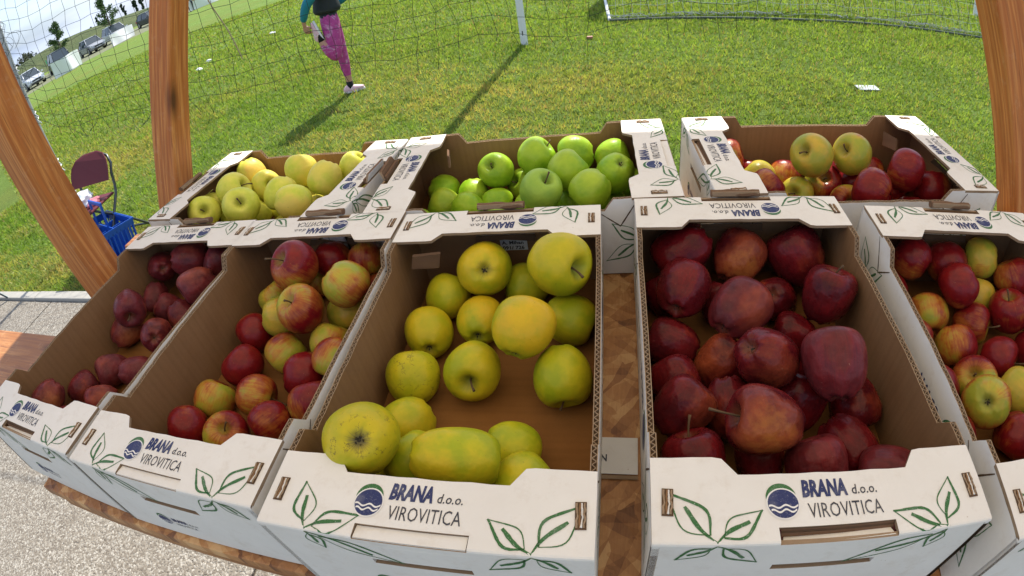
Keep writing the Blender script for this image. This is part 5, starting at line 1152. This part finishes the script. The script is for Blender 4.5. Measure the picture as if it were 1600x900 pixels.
# local frame: +x the way the person faces (right in the picture), -y towards the camera
hip = (-.045, 0, .93)
stand = [(-.05, .075, .86, .125), (-.035, .085, .68, .100), (-.02, .08, .49, .070), (-.025, .08, .36, .070), (-.03, .075, .17, .042), (-.03, .075, .085, .034)]
bent = [(-.055, -.075, .86, .128), (-.075, -.10, .68, .104), (-.080, -.11, .52, .084), (-.105, -.11, .475, .070), (-.145, -.12, .57, .082), (-.190, -.12, .68, .050), (-.205, -.12, .745, .038)]
torso = [(-.05, 0, .90, (.155, .13)), (-.05, 0, 1.02, (.115, .09)), (-.04, 0, 1.15, (.125, .095)), (-.04, 0, 1.30, (.15, .10)), (-.035, 0, 1.39, (.09, .075)), (-.02, 0, 1.45, .05), (-.01, 0, 1.50, .048)]
rsh = (-.04, -.17, 1.345, .060); lsh = (-.04, .17, 1.345, .060)
rarm = [(-.04, 0, 1.30, (.15, .10)), rsh, (-.15, -.22, 1.24, .050), (-.25, -.21, 1.14, .044), (-.30, -.18, 1.05, .040), (-.335, -.14, .955, .028), (-.338, -.13, .925, .025)]
larm = [(-.04, 0, 1.30, (.15, .10)), lsh, (.03, .24, 1.14, .046), (.10, .25, 1.03, .040), (.22, .20, 1.10, .033), (.31, .17, 1.15, .025), (.335, .165, 1.16, .024)]
chains = [torso, [(-.05, 0, .90, (.155, .13))] + stand, [(-.05, 0, .90, (.155, .13))] + bent, rarm, larm]
def hand(base, d, side, pn, curl=0.9):
    """palm and five fingers as chains; d = pointing direction, side = towards the thumb, pn = palm normal (fingers curl that way)"""
    b = Vector(base); d = Vector(d).normalized(); side = Vector(side).normalized(); pn = Vector(pn).normalized(); out = []
    for k, (off, ln) in enumerate(((.027, .062), (.009, .070), (-.009, .066), (-.026, .052))):
        p0 = b + d * .02 + side * off * .6; p1 = b + d * .075 + side * off; ch = [(*b, .022), (*p0, .015), (*p1, .0095)]; dd = d.copy(); p = p1
        for s in range(3):
            dd = (Quaternion(pn.cross(d) * -1, curl * .55) @ dd) if False else (dd * math.cos(curl * .5) + pn * math.sin(curl * .5)).normalized(); p = p + dd * ln * (.42, .33, .25)[s]; ch.append((*p, (.0088, .008, .007)[s]))
        out.append(ch)
    t0 = b + d * .025 + side * .028; t1 = t0 + (d * .6 + side * .8).normalized() * .032; t2 = t1 + (d * .8 + pn * .6).normalized() * .026; out.append([(*b, .022), (*t0, .014), (*t1, .0105), (*t2, .0085)]); return out
chains += hand((-.338, -.13, .925), (.22, .06, -.97), (.9, -.3, .1), (.6, .7, .2), 1.2) + hand((.335, .165, 1.16), (.96, -.1, .25), (0, .1, 1), (-.2, -1, 0), .35)
def cls(c):
    x, y, z = c
    if x < -.27 and z < .985: return 0
    if z > 1.405: return 0
    if x > .30: return 0
    if abs(y) > .155 and z > .95: return 3
    if (x < -.235 and z > .93) or (x > .075 and z > .98): return 3
    if z > .955 and abs(y) < .2: return 2
    if z < .215 : return 0
    if x < -.155 and y < -.06 and z > .66 and z < .80: return 0
    return 1
body = skin_mesh(chains, 'body', [SKIN, LEG, BLK, TEAL], per, 2, cls)
vest = skin_mesh([[(-.05, 0, .955, (.185, .165)), (-.05, 0, 1.05, (.172, .15)), (-.04, 0, 1.16, (.168, .14)), (-.04, 0, 1.29, (.165, .125)), (-.037, 0, 1.375, (.105, .09))], [(-.04, 0, 1.29, (.165, .125)), (-.04, -.13, 1.335, .076)], [(-.04, 0, 1.29, (.165, .125)), (-.04, .13, 1.335, .076)]], 'vest', [BLK], per)
sl1 = skin_mesh([[(-.045, -.175, 1.335, .068), (-.15, -.222, 1.24, .062), (-.25, -.212, 1.14, .056), (-.30, -.182, 1.05, .050), (-.333, -.142, .965, .036)]], 'sleeve', [TEAL], per)
sl2 = skin_mesh([[(-.04, .175, 1.335, .066), (.03, .242, 1.14, .054), (.10, .252, 1.03, .048), (.22, .202, 1.10, .040), (.30, .172, 1.145, .032)]], 'sleeve', [TEAL], per)
# head
hm = bmesh.new(); bmesh.ops.create_uvsphere(hm, u_segments=32, v_segments=24, radius=1)
for v in hm.verts:
    x, y, z = v.co; v.co = Vector((x * .095, y * .074 * (1 - .22 * max(0, -z)), z * .118 + .012 * max(0, -z) * (x > 0)))
    if x > 0: 
        v.co.x += .016 * math.exp(-((y / .16) ** 2 + ((z + .12) / .16) ** 2)) * 1.6 - .008 * math.exp(-(((abs(y) - .38) / .16) ** 2 + ((z - .05) / .13) ** 2)) + .006 * math.exp(-((y / .3) ** 2 + ((z + .52) / .1) ** 2)) + .008 * math.exp(-((y / .3) ** 2 + ((z + .82) / .15) ** 2))
head = MB().bm(hm).build('head', SKIN, per, True); head.location = (.015, 0, 1.60); head.rotation_euler = (0, R(6), 0)
for s in (-1, 1):
    MB().lathe([(.0, -.002), (.010, 0), (.012, .004), (.0, .010)], 12, 0, Matrix.Translation((.083, s * .028, .006)) @ Matrix.Rotation(R(90), 4, 'Y')).build('eye', flat('eye_white', (.75, .74, .72), .2), head, True)
    MB().lathe([(.0, 0), (.005, .0005), (.0, .002)], 10, 0, Matrix.Translation((.0925, s * .028, .006)) @ Matrix.Rotation(R(90), 4, 'Y')).build('pupil', SOCK, head, True)
    MB().tube([(-.005, s * .071, .02), (-.012, s * .084, .012), (-.010, s * .082, -.012), (0, s * .072, -.022)], [.006, .009, .008, .005], 8).build('ear', SKIN, head, True)
MB().tube([(.078, -.024, -.052), (.091, -.01, -.050), (.093, 0, -.051), (.091, .01, -.050), (.078, .024, -.052)], [.002, .0045, .005, .0045, .002], 8).build('mouth', flat('lips', (.45, .13, .12), .5), head, True)
hr = bmesh.new(); bmesh.ops.create_uvsphere(hr, u_segments=28, v_segments=20, radius=1)
for v in hr.verts: x, y, z = v.co; v.co = Vector((x * .100 - .010, y * .083, z * .118 + .012)); v.co += v.co.normalized() * .004 * math.sin(y * 40)
bmesh.ops.delete(hr, geom=[v for v in hr.verts if v.co.x > .030 and v.co.z < .055 or v.co.z < -.075], context='VERTS')
MB().bm(hr).build('hair', HAIR, head, True)
skin_mesh([[(-.09, 0, .04, .026), (-.15, 0, .03, .030), (-.18, .01, -.06, .026), (-.175, .015, -.16, .012)]], 'ponytail', [HAIR], head)
# socks and shoes
def shoe(name, loc, rot):
    bm = bmesh.new(); bmesh.ops.create_uvsphere(bm, u_segments=26, v_segments=18, radius=1)
    for v in bm.verts:
        x, y, z = v.co; L_ = .130; w = .046 * (1 - .18 * max(0, -x)) ; hgt = .042 + .030 * math.exp(-((x + .55) / .4) ** 2)
        zz = z * hgt * (1 - .35 * max(0, x)); zz = max(zz, -.030); v.co = Vector((x * L_ + .045, y * w, zz + .034))
    o = MB().bm(bm).build(name, SHOE, per, True); o.location = loc; o.rotation_euler = rot
    s = MB(); pts = [(.045 + .134 * math.cos(a) , (.048 - .006 * (math.cos(a) < 0)) * math.sin(a)) for a in np.linspace(0, 2 * math.pi, 29)[:-1]]; s.prism(pts, -.004, .017, 'z'); so_ = s.build('sole', SOLE, o)
    lc = MB()
    for k in range(4): lc.tube([(.055 + k * .018, -.022, .072 - k * .006), (.058 + k * .018, 0, .080 - k * .0065), (.055 + k * .018, .022, .072 - k * .006)], .0028, 6)
    lc.tube([(.05, -.02, .075), (.02, -.06, .06), (.03, -.085, .02)], .0022, 5); tag(lc.build('laces', SOLE, o), kind='stuff')
    return o
shoe('shoe', (-.045, .075, .004), (0, 0, R(-4)))
shoe('shoe', (-.180, -.118, .775), (0, R(-104), 0))
MB().tube([(-.032, .075, .05), (-.032, .075, .09), (-.03, .075, .135)], [.042, .040, .041], 16).build('sock', SOCK, per, True)
MB().tube([(-.217, -.12, .800), (-.207, -.12, .755), (-.196, -.12, .710)], [.042, .041, .043], 16).build('sock', SOCK, per, True)

# ================================================================== CARS, BANNERS, TREES, FAR PEOPLE
GLASS = flat('car_window_glass', (.045, .06, .07), .08, 0, .05); GLASS.node_tree.nodes['Principled BSDF'].inputs['Specular IOR Level'].default_value = .8
TYRE = flat('tyre_rubber', (.02, .02, .02), .85); RIM = flat('alloy_rim', (.45, .46, .48), .35, .7); LAMP = flat('headlamp_lens', (.75, .78, .82), .1); DARKP = flat('dark_bumper_plastic', (.03, .03, .032), .6); REDL = flat('tail_lamp_red', (.4, .02, .02), .3)
def car(loc, rz, paint, label, Lc=4.1, Hc=1.48, Wc=1.74, hood=.95, rear=.35, suv=False):
    """nose towards local +x"""
    t = empty('parked_car', loc, rz, label, 'car', 'cars parked beyond the lawn')
    hl = Lc / 2; zb = .20 + (.06 if suv else 0); zs = .88 + (.08 if suv else 0); bw_ = Wc / 2
    st_ = [(-hl, .50, .62, .70), (-hl + .06, .34, .80, .84), (-hl + .35, zb, zs + .03, .95), (-hl + .9, zb, zs + .04, 1), (0, zb, zs + .01, 1), (hl - hood - .1, zb, zs, 1), (hl - .55, zb, zs - .07, .97), (hl - .18, zb + .02, zs - .17, .90), (hl - .03, .30, .62, .78), (hl, .38, .52, .70)]
    mb = MB(); ring = []
    for (x, z0, z1, k) in st_:
        w = bw_ * k; sec = [(-w * .86, z0), (-w, z0 + .10), (-w, (z0 + z1) / 2), (-w * .985, z1 - .08), (-w * .90, z1), (0, z1 + .035), (w * .90, z1), (w * .985, z1 - .08), (w, (z0 + z1) / 2), (w, z0 + .10), (w * .86, z0)]
        ring.append([(x, y, z) for y, z in sec])
    n = 11; vs = [p for r_ in ring for p in r_]; fs = []
    for i in range(len(ring) - 1):
        for j in range(n): fs.append((i * n + j, i * n + (j + 1) % n, (i + 1) * n + (j + 1) % n, (i + 1) * n + j))
    fs += [tuple(range(n))[::-1], tuple((len(ring) - 1) * n + j for j in range(n))]
    mb.add(vs, fs); b = mb.build('body', paint, t); auto_smooth(b, 32)
    xw0, xw1 = hl - hood, hl - hood - .75; xr1, xr0 = -hl + rear + .45, -hl + rear * .6; zt = Hc
    gh = []
    for (x, z, w, s) in ((xw0, zs - .02, .88, 0), (xw1, zt - .04, .70, 0), ((xw1 + xr1) / 2, zt, .72, 0), (xr1, zt - .05, .69, 0), (xr0, zs + .02, .86, 0)): gh.append((x, z, w * bw_))
    g = MB(); lo = [(xw0, bw_ * .93), (xw1, bw_ * .955), ((xw1 + xr1) / 2, bw_ * .955), (xr1, bw_ * .955), (xr0, bw_ * .88)]
    vs = []
    for (x, z, w), (xl, wl) in zip(gh, lo): vs += [(xl, -wl, zs - .02), (x, -w, z), (x, w, z), (xl, wl, zs - .02)]
    fs = []
    for i in range(4): a = 4 * i; c = a + 4; fs += [(a, a + 1, c + 1, c), (a + 1, a + 2, c + 2, c + 1), (a + 2, a + 3, c + 3, c + 2)]
    g.add(vs, fs); auto_smooth(g.build('window_glass', GLASS, t), 25)
    rf_ = MB(); rr = [(xw1 + .02, zt - .025, .71), ((xw1 + xr1) / 2, zt + .018, .735), (xr1 - .02, zt - .03, .70)]
    vs = []
    for (x, z, w) in rr: vs += [(x, -w * bw_ - .01, z - .03), (x, -w * bw_ * .8, z + .01), (x, w * bw_ * .8, z + .01), (x, w * bw_ + .01, z - .03)]
    fs = [];
    for i in range(2):
        for j in range(3): a = 4 * i + j; fs.append((a, a + 4, a + 5, a + 1))
    rf_.add(vs, fs); rf_.build('roof', paint, t, True)
    for s in (-1, 1):
        MB().tube([(xw0 - .02, s * bw_ * .90, zs), (xw1, s * bw_ * .715, zt - .03)], .035, 6).build('pillar', paint, t, True); MB().tube([(xw1, s * bw_ * .715, zt - .03), (xr1, s * bw_ * .70, zt - .04), (xr0, s * bw_ * .86, zs + .02)], .035, 6).build('pillar', paint, t, True); MB().tube([((xw1 + xr1) / 2 - .05, s * bw_ * .735, zt - .03), ((xw1 + xr1) / 2 - .05, s * bw_ * .965, zs)], .030, 6).build('pillar', paint, t, True)
    for s in (-1, 1):
        for x in (hl - .78, -hl + .72):
            w = MB(); Mw = Matrix.Translation((x, s * (bw_ - .10), .315)) @ Matrix.Rotation(R(90), 4, 'X'); w.lathe([(.22, -.11), (.30, -.10), (.315, -.05), (.315, .05), (.30, .10), (.22, .11)], 22, 0, Mw); ww = w.build('wheel', TYRE, t, True)
            rm = MB(); rm.lathe([(.05, -.112 if s > 0 else .112), (.20, -.118 if s > 0 else .118), (.215, -.10 if s > 0 else .10), (.215, 0)], 18, 0, Mw)
            for k in range(5):
                a = k * 1.2566; rm.box(-.03, .03, .04, .2, -.124 * (1 if s > 0 else -1) - .006, -.124 * (1 if s > 0 else -1) + .006, 0, Mw @ Matrix.Rotation(a, 4, 'Z'))
            rm.build('rim', RIM, ww)
            ar = MB(); ar.lathe([(.355, -.004), (.355, .004)], 24, 0, Matrix.Translation((x, s * (bw_ + .001), .33)) @ Matrix.Rotation(R(90), 4, 'X')); ar.build('wheel_arch', DARKP, t)
        MB().bbox(hl - .34, hl - .06, s * bw_ * .80 - .13, s * bw_ * .80 + .10, zs - .30, zs - .14, .03).build('headlight', LAMP, t)
        MB().bbox(-hl + .0, -hl + .22, s * bw_ * .80 - .08, s * bw_ * .80 + .10, zs - .22, zs + .0, .03).build('tail_light', REDL, t)
        MB().bbox(xw0 - .12, xw0 + .04, s * (bw_ + .09) - .08, s * (bw_ + .09) + .08, zs + .0, zs + .13, .03).build('mirror', paint, t)
        MB().box(xw1 - .45, xw1 - .445, s * bw_ * 1.0 - .003, s * bw_ * 1.0 + .003, .35, zs - .06).build('door_gap', DARKP, t); MB().box(xr1 + .5, xr1 + .505, s * bw_ - .003, s * bw_ + .003, .35, zs - .06).build('door_gap', DARKP, t)
    MB().bbox(hl - .12, hl + .012, -.42, .42, .48, .60, .02).build('grille', DARKP, t); MB().bbox(hl - .14, hl + .016, -.55, .55, .28, .40, .02).build('air_intake', DARKP, t)
    MB().box(hl + .012, hl + .02, -.26, .26, .415, .47).build('number_plate', WHITEP, t)
    return t
SILV = flat('silver_car_paint', (.68, .70, .73), .28, .35, .03, 8); DGREY = flat('dark_grey_car_paint', (.06, .065, .07), .25, .3, .05, 8); MGREY = flat('mid_grey_car_paint', (.42, .43, .45), .28, .35, .03, 8); WCAR = flat('white_car_paint', (.72, .73, .75), .3, 0, .03, 8)
fa = R(-22)
car((-43.3, 26.7, .012), R(-18), SILV, 'silver hatchback at the left end of the row of parked cars', 4.0, 1.5)
v2 = car((-45.0, 31.4, .012), R(-24), DGREY, 'dark van with green sign in its rear side window, half behind a banner', 4.6, 1.85, 1.85, .8, .25, True)
MB().bbox(-2.02, -1.35, -.905, -.88, 1.12, 1.52, .02).build('green_window_sign', flat('green_sign', (.05, .42, .16), .5), v2)
car((-45.2, 35.6, .012), R(-20), MGREY, 'grey hatchback in the middle of the row of parked cars', 4.2, 1.5)
car((-45.6, 39.3, .012), R(-20), SILV, 'silver-white off-road car to the right of the grey hatchback', 4.4, 1.68, 1.82, 1.0, .35, True)
car((-47.5, 46.5, .012), R(-16), DGREY, 'dark car at the right end of the row, beside the wooden post', 4.4, 1.5)
car((-48.0, 51.5, .012), R(-16), WCAR, 'white car farther right, hidden behind the slanted wooden post', 4.3, 1.5)
BANNER = flat('white_banner_vinyl', (.76, .78, .82), .5, 0, .04, 2)
def banner(p0, p1, h, label, fold=0.0):
    p0, p1 = Vector(p0), Vector(p1); t = empty('white_banner', p0, math.atan2(p1.y - p0.y, p1.x - p0.x), label, 'banner', 'white banners along the field edge'); L_ = (p1 - p0).length
    vs = []; nx_ = 22
    for j in range(5):
        for i in range(nx_): k = i / (nx_ - 1); vs.append((k * L_, .05 * math.sin(k * 9 + j * .6) + fold * abs(k - .42), .03 + h * j / 4 * (1 - .04 * math.sin(k * 6)) + .0))
    n_ = len(vs); mb = MB().add(vs + [(x, y + .012, z) for x, y, z in vs], [(j * nx_ + i, j * nx_ + i + 1, (j + 1) * nx_ + i + 1, (j + 1) * nx_ + i) for j in range(4) for i in range(nx_ - 1)] + [(n_ + j * nx_ + i, n_ + (j + 1) * nx_ + i, n_ + (j + 1) * nx_ + i + 1, n_ + j * nx_ + i + 1) for j in range(4) for i in range(nx_ - 1)])
    mb.build('panel', BANNER, t, True)
    for k in (0, .42, 1): MB().tube([(k * L_, .03 + fold * abs(k - .42), 0), (k * L_, .03 + fold * abs(k - .42), h + .05)], .022, 6).build('stake', GALV, t)
banner((-34.5, 23.5, 0), (-34.9, 26.6, 0), 1.15, 'folded white banner standing in front of the dark van', 1.0)
banner((-37.0, 31.2, 0), (-39.0, 35.7, 0), 1.0, 'white banner at the field edge right of the parked cars')
banner((-36.2, 40.5, 0), (-36.0, 47.0, 0), .85, 'long white banner behind the group of people, right of the post')
# far people, standing together
JEAN = flat('dark_trousers', (.03, .035, .05), .9); BLUET = flat('blue_shirt', (.04, .16, .36), .9); 
def far_person(loc, rz, top, bottom, label, step=.1):
    t = empty('person', loc, rz, label, 'person', 'people standing at the far field edge')
    tr = [(0, 0, .95, (.13, .10)), (0, 0, 1.15, (.13, .10)), (0, 0, 1.36, (.17, .10)), (0, 0, 1.50, .055), (0, 0, 1.56, .055), (.01, 0, 1.68, .10), (.01, 0, 1.76, .06)]
    def leg(s, dx): return [(0, 0, .95, (.13, .10)), (0, s * .09, .88, .09), (dx * .5, s * .10, .50, .06), (dx, s * .10, .10, .04), (dx + .02, s * .10, .05, .045), (dx + .16, s * .11, .04, .032)]
    def arm(s): return [(0, 0, 1.36, (.17, .10)), (0, s * .19, 1.40, .055), (.02, s * .24, 1.12, .042), (.10, s * .22, .90, .032), (.13, s * .21, .82, .035)]
    def c_(c): return 0 if c.z > 1.5 or (abs(c.y) > .17 and c.z < .98 and c.z > .7) else (1 if c.z > .93 else (2 if c.z > .45 else 0 if bottom is None else 2))
    skin_mesh([tr, leg(1, step), leg(-1, -step), arm(1), arm(-1)], 'body', [SKIN, top, bottom or JEAN], t, 1, c_)
far_person((-34.4, 36.6, 0), 1.0, BLK, JEAN, 'far person in dark clothes, nearest the wooden post', .05)
far_person((-35.2, 38.6, 0), 2.0, BLUET, JEAN, 'far person in blue top, second from the wooden post', .15)
far_person((-35.6, 39.6, 0), .4, BLUET, JEAN, 'far person in blue top, third from the wooden post', .12)
far_person((-36.2, 41.0, 0), 1.4, flat('grey_shirt', (.2, .2, .22), .9), JEAN, 'far person in grey top, farthest right of the group', .08)
# trees
LEAFM = flat('tree_leaves', (.075, .145, .030), .7, 0, .35, 3); BARK = flat('tree_bark', (.12, .09, .06), .9, 0, .3, 8); DKLEAF = flat('dark_poplar_leaves', (.022, .045, .020), .8, 0, .4, 2)
def tree(loc, h, cr, label, group, mat=LEAFM, shape='open', nleaf=900, seed=0, ls=.13):
    rg = random.Random(seed); t = empty('tree', loc, rg.uniform(0, 6), label, 'tree', group)
    tk = MB(); tk.tube([(0, 0, 0), (.03, 0, h * .35), (-.03, .04, h * .7), (0, 0, h * .97)], [.05 * h / 4 + .02, .04 * h / 4 + .015, .02 * h / 4 + .01, .008], 8)
    tips = []
    for k in range(16):
        z = h * (.28 + .65 * k / 16); a = rg.uniform(0, 6.28); ln = cr * (1.1 - .95 * (z / h - .28) / .7 if shape == 'open' else .9 * math.sin(math.pi * min(1, max(.12, (z / h - .1) / .95)))) * rg.uniform(.7, 1.15)
        up = .5 if shape == 'open' else 1.1; e = (math.cos(a) * ln, math.sin(a) * ln, z + ln * up); tk.tube([(0, 0, z), (e[0] * .5, e[1] * .5, z + ln * up * .4), e], [.02 * h / 4, .012 * h / 4, .004], 5); tips.append((Vector((0, 0, z)), Vector(e)))
    tk.build('trunk', BARK, t, True)
    lf_ = MB(); vs = []; fs = []
    for i in range(nleaf):
        a, b = rg.choice(tips); k = rg.uniform(.3, 1.08); p = a.lerp(b, k) + Vector((rg.gauss(0, .1 * cr), rg.gauss(0, .1 * cr), rg.gauss(0, .1 * cr))); n1 = Vector((rg.gauss(0, 1), rg.gauss(0, 1), rg.gauss(0, 1))).normalized(); n2 = n1.cross(Vector((rg.gauss(0, 1), rg.gauss(0, 1), rg.gauss(0, 1)))).normalized(); s = ls * rg.uniform(.6, 1.4)
        c0 = len(vs); vs += [p - n1 * s, p + n2 * s * .5, p + n1 * s, p - n2 * s * .5]; fs.append((c0, c0 + 1, c0 + 2, c0 + 3))
    lf_.add(vs, fs); tag(lf_.build('crown', mat, t), kind='stuff')
def at(az, dist): return (.015 + dist * math.sin(R(az)), -.267 + dist * math.cos(R(az)))
x, y = at(-54.3, 62); tree((x, y, 0), 4.9, 1.15, 'small young tree behind the dark van, left of the slanted post', 'young trees by the car park', seed=3, nleaf=3200, ls=.085)
x, y = at(-49.2, 60); tree((x, y, 0), 5.6, 1.25, 'taller young tree touching the top edge of the photo', 'young trees by the car park', seed=5, nleaf=3600, ls=.085)
for i, (az, h, w, lab) in enumerate(((-50.25, 7.2, .9, 'dark pointed poplar, leftmost beyond the embankment'), (-49.45, 6.6, .9, 'dark poplar second from left beyond the embankment'), (-47.6, 7.8, 1.3, 'broad dark tree third from left beyond the embankment'), (-46.4, 7.0, 1.6, 'broad dark tree fourth from left beyond the embankment'), (-45.7, 7.8, 1.6, 'dark tree at the slanted post beyond the embankment'), (-51.0, 4.6, .7, 'small dark bush on the embankment crest'))):
    x, y = at(az, 205); tree((x, y, 0), h * .98, w * .62, lab, 'dark trees beyond the embankment', DKLEAF, 'poplar', 1500, 20 + i, .30)
for i, (az, h) in enumerate(((-59.0, 3.6), (-58.0, 5.0), (-57.4, 4.5))):
    x, y = at(az, 130); tree((x, y, 0), h, 2.4, ('low bush at the far left end of the embankment', 'pale airy bush above the silver hatchback', 'pale airy bush right of the low one')[i], 'bushes on the embankment', flat('pale_bush', (.10, .11, .06), .9, 0, .4, 2), 'open', 700, 40 + i, .22)
# distant woods all round the field
wv = MB(); rgw = random.Random(9); vs = []; fs = []
for i in range(9000):
    az = rgw.uniform(-44, 190); d_ = rgw.uniform(240, 330); x, y = at(az, d_); hh = 7 + 3 * math.sin(az * .31) + 2 * math.sin(az * 1.7); z = rgw.uniform(0, hh) * (.6 + .4 * rgw.random()); s = rgw.uniform(.8, 2.0)
    n1 = Vector((rgw.gauss(0, 1), rgw.gauss(0, 1), rgw.gauss(0, 1))).normalized(); n2 = n1.cross(Vector((0.3, .5, 1))).normalized(); p = Vector((x, y, z)); c0 = len(vs); vs += [p - n1 * s, p + n2 * s, p + n1 * s, p - n2 * s]; fs.append((c0, c0 + 1, c0 + 2, c0 + 3))
wv.add(vs, fs); tag(wv.build('distant_wood', DKLEAF), 'far dark tree belt around the sports field, outside the photo', 'wood', None, 'stuff')
